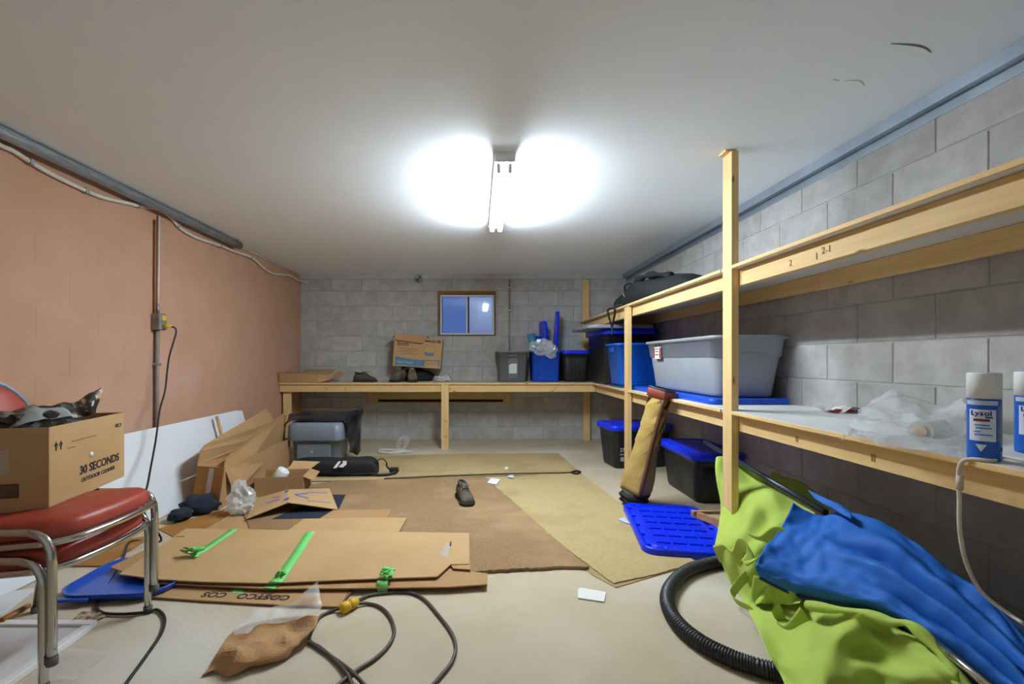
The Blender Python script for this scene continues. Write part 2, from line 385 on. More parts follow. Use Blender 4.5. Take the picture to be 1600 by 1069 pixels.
# ------------------------------------------------------------------ fluorescent lamps (the one in view and the next one along the ceiling)
def lamp(x, y0, y1, label):
    t = thing('fluorescent_lamp', (x, (y0 + y1) / 2, ZC), label, 'lamp')
    h = (y1 - y0) / 2
    box('batten', -.055, .055, -h, h, -.045, -.0005, M_batten, t, .004)
    for yy in (-h + .002, h - .042):
        ep = box('end_cap', -.057, .057, yy, yy + .04, -.056, -.003, M_batten, t, .004)
    for xx in (-.031, .031):
        for yy in (-h + .03, h - .055):
            mb = MB(); mb.box(xx - .011, xx + .011, yy, yy + .025, -.1, -.045); mb.build('lamp_holder', mat('holder_plastic', s(176, 184, 190), None, rough=.4), t, bevel=.005)
        MB().tube([(xx, -h + .045, -.083), (xx, h - .045, -.083)], .016, 14).build('fluorescent_tube', M_tube, t)
    return t
lamp(.145, 2.44, 3.68, 'twin tube white fluorescent batten on the ceiling')

# ------------------------------------------------------------------ services on the walls
# big pipe under the ceiling
pz = ZC - .037; px_ = XL + .072
t = thing('ceiling_pipe', (px_, 4.3, pz), 'long galvanised steel pipe under the ceiling by the terracotta wall', 'pipe')
MB().tube([(0, YF - 4.3 + .01, 0), (0, -.04, 0)], .03, 18).build('pipe', M_pipe, t)
MB().lathe([(.0, 0), (.034, 0), (.036, .01), (.036, .1), (.033, .11), (.031, .115)], 18, Matrix.Translation((0, .02, 0)) @ Matrix.Rotation(R(90), 4, 'X')).build('end_coupling', mat('dull_steel', s(110, 106, 96), s(90, 84, 74), 12, .5, metal=.5), t)
Xc = XL + .016
cab = [(-120, 168), (0, 227), (19, 235), (47, 253), (78, 271), (106, 285), (134, 298), (162, 309), (200, 317.5), (219, 322), (247, 327), (266, 339), (281, 356), (306, 371), (344, 384), (369, 394), (394, 403), (412, 419), (428, 428), (450, 430), (464, 437)]
P = [onx(a, b, Xc) for a, b in cab]
for q in P: q.z = min(q.z, ZC - .015)
P += [Vector((XL + .05, YB - .02, P[-1].z - .005)), Vector((XL + .1, YB - .012, P[-1].z - .006))]
t = thing('wall_cable', (XL, 3.3, 1.6), 'white sheathed cable clipped along the top of the terracotta wall', 'cable')
O = t.location.copy()
MB().tube([p - O for p in crom(P, 5)], .0125, 8).build('cable', M_cable, t)
for a, b in ((47, 253), (134, 298), (216, 321), (278, 352), (344, 384), (392, 402)):
    p = onx(a, b, Xc) - O; mb = MB(); mb.box(p.x - .016, p.x + .016, p.y - .01, p.y + .01, p.z - .018, p.z + .017); mb.build('clip', M_pipe, t, bevel=.004)
t = tag(MB().tube(crom([(XL + .012, 4.31, ZC - .02), (XL + .012, 4.9, ZC - .014), (XL + .012, 5.6, ZC - .014)], 4), .006, 6).build('ceiling_wire', M_cable), 'thin white wire running on from the end of the pipe', 'wire')
# outlet box, its conduit and drop cable
yo, zo = 3.285, 1.335
t = thing('power_outlet', (XL, yo, zo), 'grey metal outlet box on the terracotta wall with a conduit below it', 'outlet')
ob_ = box('outlet_box', .001, .062, -.038, .038, -.06, .06, mat('outlet_steel', s(150, 150, 140), s(120, 118, 106), 9, .45, metal=.5), t, .006)
box('cover_plate', .0625, .066, -.034, .034, -.056, .056, M_pipe, t, .002)
box('receptacle', .0665, .07, -.02, .02, .008, .044, M_yel, t, .004)
MB().tube([(.022, 0, -.06), (.022, -.004, -.35), (.022, -.008, -.88)], .0145, 12).build('lower_conduit', mat('grey_conduit', s(150, 140, 132), s(134, 122, 114), 8, .5), t)
for zz in (-.31, -.82): box('conduit_strap', .001, .04, -.024, .02, zz - .01, zz + .01, M_pipe, t, .003)
MB().tube([(.016, .012, .06), (.016, .016, .3), (.014, .026, .78)], .008, 8).build('drop_cable', M_cable, t)
MB().tube([(.016, .012, .06), (.016, .012, .13)], .012, 8).build('cable_clamp', M_pipe, t)
MB().tube([(.012, -.014, .06), (.012, -.012, .4), (.012, -.008, .74)], .008, 8).build('painted_conduit', mat('brown_conduit', s(150, 96, 60), None, rough=.6), t)
# the cord plugged into it, running down to the floor and out from under the chairs
t = thing('plugged_cord', (XL + .07, yo, zo - .03), 'black cord with a yellow plug in the wall outlet, running down behind the chairs', 'cord')
O = t.location.copy()
MB().tube([(.0, 0, 0), (.022, 0, 0), (.03, 0, 0), (.05, .006, -.002)], [.017, .019, .014, .012], 10).build('plug', M_yel, t)
cp = [Vector((XL + .115, yo + .006, zo - .034)), Vector((XL + .15, yo + .012, zo - .07)), onx(264, 560, XL + .13), onx(258, 610, XL + .13), onx(250, 640, XL + .15), onx(243, 690, XL + .2), onx(232, 750, XL + .36), onx(225, 800, XL + .52),
      Vector((-1.84, 2.62, .009)), onz(205, 846, .012), onz(193, 870, .009), onz(175, 905, .009), onz(152, 940, .009), onz(157, 956, .009), onz(185, 960, .009), onz(228, 957, .009), onz(246, 953, .009), onz(257, 966, .009), onz(252, 990, .009), onz(225, 1030, .009), onz(195, 1072, .009), onz(165, 1130, .009)]
MB().tube([p - O for p in crom(cp, 6)], .006, 7).build('cord', M_bcord, t)
# thin conduit down the far wall
t = thing('wall_conduit', (.415, YB - .014, .8), 'thin grey conduit running up the far wall beside the window', 'conduit')
MB().tube([(0, 0, 0), (0, 0, 1.31)], .011, 10).build('conduit', mat('grey_conduit2', s(150, 146, 134), None, rough=.45, metal=.4), t)
for zz in (.9, 1.2): box('conduit_strap', -.025, .025, -.012, .013, zz, zz + .018, M_pipe, t, .003)
# round electrical box high on the far wall
t = thing('junction_box', (-.785, YB, 2.125), 'small round metal junction box high on the far wall', 'junction box')
MX = Matrix.Rotation(R(90), 4, 'X')
MB().lathe([(.05, 0), (.052, .005), (.052, .034), (.046, .036), (.043, .03), (.043, .012)], 16, MX).build('box_rim', M_pipe, t)
for k in range(4):
    a = k * 1.7; MB().tube(crom([(.01 * math.cos(a), -.02, .01 * math.sin(a)), (.03 * math.cos(a), -.045, .03 * math.sin(a)), (.03 * math.cos(a + 1), -.05, .03 * math.sin(a + 1)), (.01, -.04, 0)], 4), .004, 6).build('wire', M_cable if k % 2 else M_bcord, t)
# baseboard heater under the bench
t = thing('electric_heater', (-.51, YB, .49), 'long beige electric heater on the far wall under the bench', 'heater')
mb = MB(); mb.box(-.93, .93, -.065, -.001, .05, .17); mb.box(-.93, -.8, -.07, -.001, 0, .17); mb.box(.84, .93, -.07, -.001, 0, .17); mb.box(-.8, .84, -.03, -.001, 0, .05)
mb.build('casing', M_heat, t, bevel=.004)
box('air_slot', -.795, .835, -.058, -.031, .02, .045, M_dark, t, 0); box('lower_lip', -.8, .84, -.068, -.031, 0, .014, M_heat, t, .003)

# ------------------------------------------------------------------ bench along the far wall and storage rack along the right wall
ZS, BT, XF = .785, .018, 1.354                          # shelf top, board thickness, front line of the rack
YBF = 5.34                                             # front line of the bench
t = thing('wooden_bench', (-.2, YBF + .3, 0), 'long pine bench along the far wall under the window', 'bench')
def part(n, x0, x1, y0, y1, z0, z1, m, bev=.002):
    o = t.location; return box(n, x0 - o.x, x1 - o.x, y0 - o.y, y1 - o.y, z0 - o.z, z1 - o.z, m, t, bev)
part('top_board', XL + .004, XR - .006, YBF - .01, YB - .006, ZS - BT, ZS, M_benchtop)
part('front_edge', XL + .004, XF, YBF - .0225, YBF - .0105, ZS - BT - .001, ZS - .001, M_px)
part('front_rail', XL + .006, XF + .035, YBF, YBF + .038, ZS - BT - .09, ZS - BT - .001, M_px)
part('back_rail', XL + .006, XR - .008, YB - .046, YB - .008, ZS - BT - .09, ZS - BT - .001, M_px)
part('leg', -.432, -.346, YBF - .039, YBF - .001, 0, ZS - BT - .002, M_pz)
part('leg', XL + .03, XL + .118, YBF + .04, YBF + .078, 0, ZS - BT - .092, M_pz)
part('leg', XF + .02, XF + .108, YBF + .55, YBF + .582, 0, ZS - BT - .092, M_pz)

M_stamp = mat('grade_stamp_ink', s(140, 104, 60), None, rough=.8)
for px, tx in ((508, 'I1'), (538, '2'), (700, 'X'), (866, '//')):
    p = at(px, 610, YBF); text(tx, .045, M_stamp, t, (p.x - t.location.x, YBF - .0005 - t.location.y, .70), (1, 0, 0), (0, 0, 1), 'grade_stamp')
for zz in (.14, .32): text('TP', .04, M_stamp, t, (-.405 - t.location.x, YBF - .0395 - t.location.y, zz), (1, 0, 0), (0, 0, 1), 'grade_stamp')
ZU = 1.562
YN = .35
t = thing('storage_rack', (1.65, 2.8, 0), 'two-level pine storage rack along the right block wall', 'rack')
SEAM = 2.405
part('lower_board', XF, XR - .006, SEAM + .001, YBF - .024, ZS - BT, ZS, M_mel); part('lower_board', XF, XR - .006, YN, SEAM - .001, ZS - BT, ZS, M_mel)
part('lower_board_edge', XF - .008, XF - .0005, 2.51, YBF - .05, ZS - BT, ZS - .0005, M_py); part('lower_board_edge', XF - .008, XF - .0005, YN, SEAM - .003, ZS - BT, ZS - .0005, M_py)
part('upper_board', XF, XR - .006, SEAM + .001, YB - .01, ZU - BT, ZU, M_mel); part('upper_board', XF, XR - .006, YN, SEAM - .001, ZU - BT, ZU, M_mel)
part('upper_board_edge', XF - .008, XF - .0005, 2.51, YB - .02, ZU - BT, ZU - .0005, M_py); part('upper_board_edge', XF - .008, XF - .0005, YN, SEAM - .003, ZU - BT, ZU - .0005, M_py)
for zz, tag_ in ((ZS, 'lower'), (ZU, 'upper')):
    ye = YBF - .002 if zz == ZS else YB - .012
    part(tag_ + '_front_rail', XF + .039, XF + .077, SEAM + .002, ye, zz - BT - .09, zz - BT - .001, M_py)
    part(tag_ + '_front_rail', XF + .039, XF + .077, YN, SEAM - .001, zz - BT - .09, zz - BT - .001, M_py)
    part(tag_ + '_wall_rail', XR - .046, XR - .008, SEAM + .12, ye, zz - BT - .09, zz - BT - .001, M_py)
    part(tag_ + '_wall_rail', XR - .046, XR - .008, YN, SEAM + .119, zz - BT - .09, zz - BT - .001, M_py)
part('post', XF, XF + .038, SEAM, SEAM + .089, ZS + .001, ZU - BT - .001, M_pz) if 0 else None
part('post', XF - .0005, XF + .0375, SEAM + .004, SEAM + .092, 0, ZC - .012, M_pz)
part('post', XF - .0095, XF + .0285, 4.06, 4.15, 0, ZU - BT - .006, M_pz)
part('post', XF - .0005, XF + .0375, .5, .589, 0, ZC - .012, M_pz)
part('post', XF + .02, XF + .108, YB - .046, YB - .008, ZS + .001, ZC - .08, M_pz)
part('wood_shim', XF - .03, XF + .03, SEAM + .01, SEAM + .08, ZC - .011, ZC - .001, M_py)
for yy, tx, zz in ((2.02, '2', ZU - .085), (1.83, '2-1', ZU - .075), (1.98, 'II', ZS - .085), (1.6, 'II', ZS - .085), (1.86, 'I', ZU - .09)):
    text(tx, .04, M_stamp, t, (XF + .0385 - t.location.x, yy - t.location.y, zz), (0, -1, 0), (0, 0, 1), 'grade_stamp')

# ------------------------------------------------------------------ totes, bins and lids
def make_tote(t, wb, db, wt, dt, h, m, ribs=0, rib_amp=.006, lip=.018, lip_h=.03, r=.05, band=.0, wall=.006, rib_top=.75, name='body'):
    """open tapered plastic tub with ribs and a rolled lip; origin at the middle of its base"""
    mb = MB(); D = .012 if ribs else .05
    def ring(z, off=0, rib=0):
        k = z / h; wv, dv = wb + (wt - wb) * k + 2 * off, db + (dt - db) * k + 2 * off
        base = rr(wb, db, r, 0, 5, D); n = len(base); out = []
        for p in base:
            x, y = p.x / (wb / 2), p.y / (db / 2)
            q = Vector((x * wv / 2, y * dv / 2, z))
            if rib and ribs:
                e = 0; per = ribs
                if abs(y) > .985 and abs(x) < .86: e = math.sin(p.x / per * 2 * math.pi)
                elif abs(x) > .985 and abs(y) < .86: e = math.sin(p.y / per * 2 * math.pi)
                e = max(-1, min(1, e * 2.2)) * rib_amp * rib
                q += Vector((math.copysign(e, x) if abs(x) > .985 else 0, math.copysign(e, y) if abs(y) > .985 else 0, 0))
            out.append(q)
        return out
    rings = [ring(0, -.012), ring(.004, -.003), ring(.02, 0)]
    if ribs: rings += [ring(.035, 0, 1), ring(h * rib_top, 0, 1), ring(h * rib_top + .012, 0, 0)]
    if band: rings += [ring(h * rib_top + .013, 0), ring(h * rib_top + .016, band)]
    zl = h - lip_h
    rings += [ring(zl - .001, band), ring(zl, band + lip), ring(h - .003, band + lip), ring(h, band + lip - .004), ring(h, band - .001), ring(h - .01, -wall), ring(.012, -wall - .003)]
    mb.loft(rings)
    return mb.build(name, m, t)
def make_lid(t, w, d, m, h=.04, r=.05, name='lid', z=0, grid=None, flip=False, parent=None):
    mb = MB()
    rings = [rr(w - .008, d - .008, r, 0, 6), rr(w, d, r, .004, 6), rr(w - .002, d - .002, r, h - .006, 6), rr(w - .012, d - .012, r, h, 6), rr(w - .04, d - .04, r * .8, h, 6),
             rr(w - .056, d - .056, r * .8, h - .014, 6), rr(w - .1, d - .1, r * .7, h - .014, 6), rr(w - .112, d - .112, r * .7, h - .004, 6)]
    mb.loft(rings)
    if grid:
        nx, ny = grid; W, D = w - .16, d - .16
        for i in range(nx):
            for j in range(ny):
                cx, cy = -W / 2 + W * (i + .5) / nx, -D / 2 + D * (j + .5) / ny
                mb.box(cx - W / nx * .42, cx + W / nx * .42, cy - D / ny * .36, cy + D / ny * .36, h - .004, h + .004)
        for i in range(7):
            x = -w / 2 + .09 + (w - .18) * i / 6
            for sy in (-1, 1): mb.box(x - .02, x + .02, sy * (d / 2 - .038) - .011, sy * (d / 2 - .038) + .011, h - .014, h - .002)
        for i in range(5):
            y = -d / 2 + .09 + (d - .18) * i / 4
            for sx in (-1, 1): mb.box(sx * (w / 2 - .038) - .011, sx * (w / 2 - .038) + .011, y - .02, y + .02, h - .014, h - .002)
    o = mb.build(name, m, t, bevel=0)
    o.location.z = z; return o
def sticker(t, x0, x1, y, z0, z1, m=None, name='sticker', tilt=0):
    o = MB().box(x0, x1, y - .001, y, z0, z1).build(name, m or M_paper, t); return o

# -- under the rack
t = thing('lidded_tote', (1.575, 4.565, 0), 'black tote with a bright blue lid under the rack, beside the leaning canvas bag', 'tote', 'black totes with blue lids', rz=R(8.5))
make_tote(t, .53, .31, .60, .38, .39, M_black, .085, .004, r=.04, lip=.01)
make_lid(t, .65, .43, M_blue, z=.372, h=.05, r=.07)
mb = MB(); L0 = mb.box(-.15, .0, -.001, 0, .1, .2)

text('27', .05, M_paper, t, (-.236, -.178, .17), (1, 0, 0), (0, -.08, 1), 'printed_label'); text('GALLON', .022, M_paper, t, (-.236, -.172, .135), (1, 0, 0), (0, -.08, 1), 'printed_label')
sticker(t, -.225, -.19, -.169, .075, .115, mat('label_grey', s(160, 164, 160)))
t = thing('lidded_tote', (1.752, 3.59, 0), 'black ribbed tote with a bright blue lid under the rack, nearest the tall post', 'tote', 'black totes with blue lids')
make_tote(t, .27, .54, .33, .63, .345, M_black, .075, .008, r=.04, lip=.012)
make_lid(t, .40, .68, M_blue, z=.325, h=.05, r=.07)
# -- big loose lid on the floor
a, b = onz(1013, 878, 0), onz(980, 796, .03)
t = thing('loose_lid', (1.205, 2.78, .0), 'large bright blue tote lid lying flat on the floor beside the canvas bag', 'lid', rz=R(-9.5))
make_lid(t, .50, .80, M_blue, h=.045, r=.07, grid=(4, 6), name='lid_panel')
# -- on the bench
t = thing('open_tote', (.425, 5.74, ZS), 'dark grey open tote on the bench with a white paper label on its end', 'tote')
make_tote(t, .33, .36, .385, .40, .38, M_dgrey, r=.035, lip=.012, lip_h=.022)
MB().loft([[(-.05, -.191, .30), (.05, -.191, .30), (.05, -.212, .318), (-.05, -.212, .318)], [(-.05, -.191, .335), (.05, -.191, .335), (.05, -.212, .33), (-.05, -.212, .33)]], smooth=False).build('handle', M_dgrey, t, bevel=.004)
MB().box(-.06, .062, -.196, -.18, .04, .29).build('end_panel', M_dgrey, t, bevel=.006)
MB().sheet([(-.045, -.1975, .105), (.052, -.1975, .105), (.052, -.1975, .225), (-.02, -.1975, .225), (-.045, -.1975, .205)], .001).build('paper_label', mat('label_pale', s(196, 208, 206)), t)
t = thing('recycling_bin', (.835, 5.72, ZS), 'deep blue bin on the bench stuffed with upright lids and clear film', 'bin')
make_tote(t, .32, .34, .35, .38, .38, M_blue3, r=.03, lip=.008, lip_h=.02)
MB().box(-.045, -.04, -.187, -.172, .02, .33).build('seam_rib', M_blue3, t)
MB().tube([(.0 + .02 * math.cos(a * .52), -.186 - .0005 * math.sin(a), .255 + .02 * math.sin(a * .52)) for a in range(12)], .003, 6, closed=True).build('moulded_emblem', M_blue3, t)
def standing_lid(x, y, z, w, h, rx, rz, label, m=M_blue):
    o = thing('upright_lid', (x, y, z), label, 'lid', 'lids standing in the blue bin')
    o.rotation_euler = (0, R(rx), R(rz))
    mb = MB(); mb.loft([[Vector((q.z, q.x, q.y + h / 2)) for q in rr(w, h, .06, zz, 5)] for zz in (-.02, -.016, .014)] + [[Vector((.02, q.x, q.y + h / 2)) for q in rr(w - .02, h - .02, .055, 0, 5)], [Vector((.008, q.x, q.y + h / 2)) for q in rr(w - .07, h - .07, .045, 0, 5)]])
    mb.build('lid_panel', m, o); return o
standing_lid(.945, 5.72, ZS + .02, .30, .86, 4, -6, 'tallest blue lid standing upright in the blue bin')
standing_lid(.862, 5.74, ZS + .02, .28, .74, -3, 6, 'shorter blue lid standing upright in the blue bin, beside the tallest')
standing_lid(.785, 5.76, ZS + .02, .20, .56, -8, 40, 'lowest dark blue lid leaning in the blue bin', M_blue3)
o = MB().loft([[Vector((.04 * math.cos(a * .39) * k, .04 * math.sin(a * .39) * k, z)) for a in range(16)] for k, z in ((.9, 0), (1.1, .1), (1.3, .26), (1.2, .26), (1.0, .1))]).build('plastic_roll', mat('teal_film', s(60, 140, 170), None, rough=.25, alpha=.8))
o.location = (.712, 5.66, ZS + .34); o.rotation_euler = (R(10), R(-12), 0); tag(o, 'teal rolled plastic sheet sticking out of the blue bin', 'plastic roll')
mb = MB(); mb.blob((0, 0, 0), (.15, .07, .10), 4, .5, 2.6, 3, smooth=False); mb.blob((.09, -.02, -.05), (.08, .05, .08), 7, .5, 2.4, 3, smooth=False)
o = mb.build('clear_bag', M_film2); o.location = (.80, 5.55, ZS + .42); tag(o, 'crumpled clear film hanging over the front of the blue bin', 'plastic bag')
t = thing('lidded_tote', (1.21, 5.73, ZS), 'small black tote with a blue lid on the bench beside the blue bin', 'tote', 'black totes with blue lids')
make_tote(t, .28, .32, .32, .38, .36, M_black, .07, .005, r=.04, lip=.01)
make_lid(t, .35, .42, M_blue, z=.345, h=.045, r=.06)
t = thing('lidded_tote', (1.62, 5.2, ZS), 'tall black tote in the rack corner with a blue lid and grey lid on top', 'tote', 'black totes with blue lids')
make_tote(t, .48, .66, .54, .76, .57, M_black, r=.05, lip=.012)
make_lid(t, .60, .84, M_blue, z=.545, h=.06, r=.08)
t = thing('loose_lid', (1.5, 5.12, ZS + .6055), 'pale grey tote lid lying on top of the tall black tote', 'lid', rz=R(3))
make_lid(t, .72, .80, M_grey, h=.04, r=.1, name='lid_panel')
# -- on the rack
t = thing('loose_lid', (1.57, 4.55, ZS), 'flat dark slate tray lid under the bright blue recycling bin', 'lid')
make_lid(t, .40, .44, mat('slate_plastic', s(56, 70, 92)), h=.016, r=.04, name='lid_panel')
t = thing('recycling_bin', (1.585, 4.58, ZS + .0165), 'bright blue open recycling bin on the rack behind the second post', 'bin')
make_tote(t, .38, .33, .47, .39, .42, M_blue2, r=.04, lip=.012, lip_h=.025)
MB().box(-.235, -.2, -.06, .06, .33, .385).build('handle_grip', M_blue2, t, bevel=.008)
text('A', .06, M_paper, t, (-.205, -.1765, .30), (1, 0, 0), (0, -.07, 1), 'printed_mark', bold=.02)
sticker(t, -.197, -.16, -.172, .25, .285)
for k, (y0, lab) in enumerate(((3.12, 'long blue lid under the near end of the big grey tote'), (3.9, 'long blue lid under the far end of the big grey tote'))):
    t = thing('loose_lid', (1.665, y0, ZS), lab, 'lid', 'blue lids under the grey tote'); make_lid(t, .50, .77, M_blue3, h=.036, r=.05, name='lid_panel')
t = thing('open_tote', (1.7, 3.37, ZS + .0365), 'very large grey open tote on the rack with a red and white tag', 'tote')
make_tote(t, .37, 1.02, .455, 1.14, .39, M_grey, .05, .003, r=.06, lip=.014, lip_h=.022, band=.008, rib_top=.62)
mb = MB(); mb.box(-.1, .1, -.563, -.54, .25, .29); mb.build('end_handle', M_grey, t, bevel=.008)
tg = MB().box(-.244, -.2425, .23, .36, .245, .34).build('price_tag', M_paper, t)
for q in ((.23, .255), (.345, .36)): MB().box(-.2455, -.2445, q[0], q[1], .25, .335).build('red_band', mat('red_print', s(170, 40, 44)), tg)
for zz in (.275, .3, .32): MB().box(-.2455, -.2445, .27, .335, zz, zz + .007).build('print_line', M_ink, tg)
MB().tube([(-.241, .26, .34), (-.246, .26, .375)], .003, 6).build('tag_tie', M_bcord, t); MB().tube([(-.241, .33, .34), (-.246, .33, .375)], .003, 6).build('tag_tie', M_bcord, t)

# -- duffel bag on the upper shelf
t = thing('duffel_bag', (1.6, 4.05, ZU), 'slumped black duffel bag on the upper shelf with a strap hanging down', 'bag')
secs = [(.66, .03, .03, -.13), (.62, .09, .10, -.12), (.5, .13, .14, -.09), (.38, .15, .13, -.05), (.22, .2, .19, -.02), (.05, .22, .23, 0), (-.12, .24, .235, .03), (-.28, .22, .2, .05), (-.42, .2, .185, .08), (-.55, .16, .15, .10), (-.6, .08, .08, .1)]
rings = []
for (y, w, h, x) in secs:
    rg = []
    for k in range(28):
        a = 2 * math.pi * k / 28; ca, sa = math.cos(a), math.sin(a)
        q = Vector((x + w * math.copysign(abs(ca) ** .75, ca), y, h / 2 + h / 2 * math.copysign(abs(sa) ** .6, sa)))
        nn = noise.noise(q * 8) * .6 + noise.noise(q * 19) * .35
        q.x += nn * .05; q.z = max(.001, q.z + (nn * .10 if sa > .1 else 0)); rg.append(q)
    rings.append(rg)
MB().loft(rings).build('bag_body', M_blackc, t, sub=1)
mb = MB(); P = crom([(-.12, .2, .17), (-.15, .1, .205), (-.12, -.05, .235), (-.1, -.25, .215), (-.02, -.38, .18)], 6); mb.tube(P, [.03 + .012 * math.sin(i * .9) for i in range(len(P))], 8, flat=.8); mb.build('rolled_flap', M_blackc, t)
MB().tube(crom([(-.19, .28, .15), (-.2, .25, .2), (-.17, .18, .21), (-.16, .1, .17)], 6), .009, 8, flat=.5).build('carry_handle', M_bcord, t)
MB().tube(crom([(-.16, .33, .12), (-.2, .3, .13), (-.21, .22, .09)], 5), .006, 6).build('buckle', mat('buckle_grey', s(150, 154, 156), None, rough=.4), t)
Xs = XF - .013 - 1.6
mb = MB()
mb.tube(crom([(-.19, .6, .03), (Xs - .008, .58, .012), (Xs - .006, .565, -.05), (Xs - .004, .5, -.13), (Xs - .002, .46, -.18), (Xs, .46, -.25)], 6), .012, 6, flat=.8)
mb.tube(crom([(-.2, .28, .03), (Xs - .008, .34, .012), (Xs - .006, .35, -.05), (Xs - .004, .42, -.13), (Xs - .002, .46, -.18), (Xs, .455, -.25)], 6), .012, 6, flat=.8)
mb.build('shoulder_strap', M_bcord, t)

# -- spray cans, film roll, paper and cord on the near part of the rack
def can(x, y, label, rz):
    t = thing('spray_can', (x, y, ZS), label, 'spray can', 'disinfectant spray cans', rz=rz)
    MB().lathe([(.028, 0), (.0325, .003), (.033, .01), (.033, .165), (.0325, .168)], 32).build('can_body', mat('can_blue', s(24, 92, 190), s(20, 84, 180), 6, .3), t)
    MB().lathe([(.0335, .169), (.0335, .236), (.032, .239), (.0, .239)], 32).build('cap', M_white, t)
    def band(n, z0, z1, a0, a1, m, r=.0332, par=t):
        k = 14; v = []; f = []
        for i in range(k + 1):
            a = R(a0 + (a1 - a0) * i / k); v += [(r * math.cos(a), r * math.sin(a), z0), (r * math.cos(a), r * math.sin(a), z1)]
        f = [(2 * i, 2 * i + 2, 2 * i + 3, 2 * i + 1) for i in range(k)]
        return MB().add(v, f, 0, True).build(n, m, par)
    wl_ = band('front_label', .055, .140, 168, 262, mat('can_white', s(214, 222, 236), None, rough=.3))
    band('top_stripe', .152, .164, 150, 270, mat('can_pale', s(190, 196, 214), None, rough=.3))
    band('red_stripe', .108, .115, 186, 240, mat('can_red', s(140, 30, 60), None, rough=.3), .0336)
    band('green_swirl', .117, .122, 225, 250, mat('can_teal', s(30, 110, 120), None, rough=.3), .0335)
    band('rear_panel', .055, .150, 268, 330, mat('can_slate', s(96, 116, 150), None, rough=.3))
    band('dark_print', .03, .04, 285, 318, M_ink)
    for k, (z, w0, w1) in enumerate(((.096, 190, 240), (.088, 194, 246), (.078, 188, 210), (.07, 190, 250))): band('print_line', z, z + .004, w0, w1, mat('can_mid', s(70, 130, 210), None, rough=.3), .0336)
    def curved(txt, size, a, z, m):                    # lettering wrapped round the can
        wd = {'L': .5, 'y': .5, 's': .42, 'o': .55, 'l': .26}; tot = sum(wd[c] for c in txt) * size; run = -tot / 2
        for i, ch in enumerate(txt):
            an = R(a) + (run + wd[ch] * size / 2) / .0336; run += wd[ch] * size
            rt = Vector((-math.sin(an), math.cos(an), 0)); nr = Vector((math.cos(an), math.sin(an), 0))
            text(ch, size, m, t, nr * .0334 - rt * size * wd[ch] / 2 + Vector((0, 0, z)), rt, (0, 0, 1), 'lettering', bold=.02, thick=.0001)
    curved('Lysol', .019, 212, .124, mat('can_navy', s(20, 40, 110), None, rough=.3))
    v = []; tri = [(-.011, .046), (-.0055, .046), (0, .046), (.0055, .046), (.011, .046), (.0055, .036), (0, .026), (-.0055, .036), (0, .038)]
    for (dx, z) in tri: a = R(212) + dx / .0336; v.append((.0338 * math.cos(a), .0338 * math.sin(a), z))
    MB().add(v, [(i, (i + 1) % 8, 8) for i in range(8)]).build('warning_triangle', mat('can_white', s(214, 222, 236)), t)
    return t
can(1.385, 1.235, 'blue and white aerosol spray can at the front edge of the rack', 0)
can(1.63, 1.33, 'blue and white aerosol spray can cut by the right edge, nearer the block wall', R(8))
# clear film bag with a roll inside
t = thing('film_roll_bag', (1.6, 1.62, ZS), 'loose clear plastic film and a roll lying on the rack beside the spray cans', 'plastic film')
def D(c, z): return c - t.location if isinstance(c, Vector) else c
A = [[onz(1306, 690, ZS + .004), onz(1330, 680, ZS + .004), onz(1375, 696, ZS + .004), onz(1430, 704, ZS + .004), onz(1500, 716, ZS + .004)],
     [at(1322, 668, 1.68), at(1352, 664, 1.66), at(1400, 672, 1.55), at(1450, 682, 1.46), at(1505, 690, 1.42)],
     [at(1335, 650, 1.80), at(1372, 640, 1.76), at(1410, 645, 1.68), at(1455, 655, 1.6), at(1505, 655, 1.52)],
     [at(1350, 642, 1.92), at(1385, 612, 1.9), at(1420, 618, 1.82), at(1462, 636, 1.76), at(1510, 625, 1.62)],
     [onz(1345, 650, ZS + .004), at(1392, 640, 1.98), at(1430, 632, 1.95), at(1470, 640, 1.9), at(1512, 632, 1.78)]]
A = [[p - t.location for p in r] for r in A]
def crump(amp, fr, seed=0):
    o = Vector((seed, seed * 2.1, seed * .7))
    return lambda u, v, p: Vector((noise.noise(p * fr + o), noise.noise(p * fr + o + Vector((9, 0, 0))), noise.noise(p * fr + o + Vector((0, 9, 0))))) * amp
mb = MB(); mb.patch(A, 9, 8, crump(.022, 17, 2)); fo = mb.build('film_sheet', M_film2, t)
for v in fo.data.vertices: v.co.z = max(v.co.z, .002)
B = [[p + Vector((.02, .0, -.35 * p.z)) for p in r[1:]] for r in A]; mb = MB(); mb.patch(B, 7, 7, crump(.02, 11, 5)); fo = mb.build('film_sheet', M_film, t)
for v in fo.data.vertices: v.co.z = max(v.co.z, .002)
p0, p1 = at(1438, 668, 1.5) - t.location, at(1560, 650, 1.5) - t.location; p0.z = p1.z = .037; p1.y += .12
MB().tube([p0, p1], .034, 18).build('film_roll', M_film2, t); d = (p1 - p0).normalized(); MB().tube([p0 - d * .004, p0 + d * .02], .018, 14).build('card_core', mat('pale_core', s(224, 196, 170)), t)
t = thing('crumpled_wrapper', (1.88, 2.36, ZS), 'small crumpled white and red paper wrapper at the back of the rack', 'wrapper')
MB().patch([[Vector((x, y, .004 + .03 * max(0, noise.noise(Vector((x * 20, y * 20, 1.5))) + .5))) for x in (-.08, -.04, 0, .04, .07)] for y in (-.06, -.02, .02, .06)], 3, 3, crump(.012, 30, 1), smooth=False).build('paper', M_paper, t)
MB().patch([[Vector((x, -.05, z)) for x in (-.06, 0, .05)] for z in (.004, .02)], 3, 2, crump(.006, 30, 4), smooth=False).build('red_print', mat('red_print', s(170, 40, 44)), t)
for o in t.children:
    for v in o.data.vertices: v.co.z = max(v.co.z, .001)
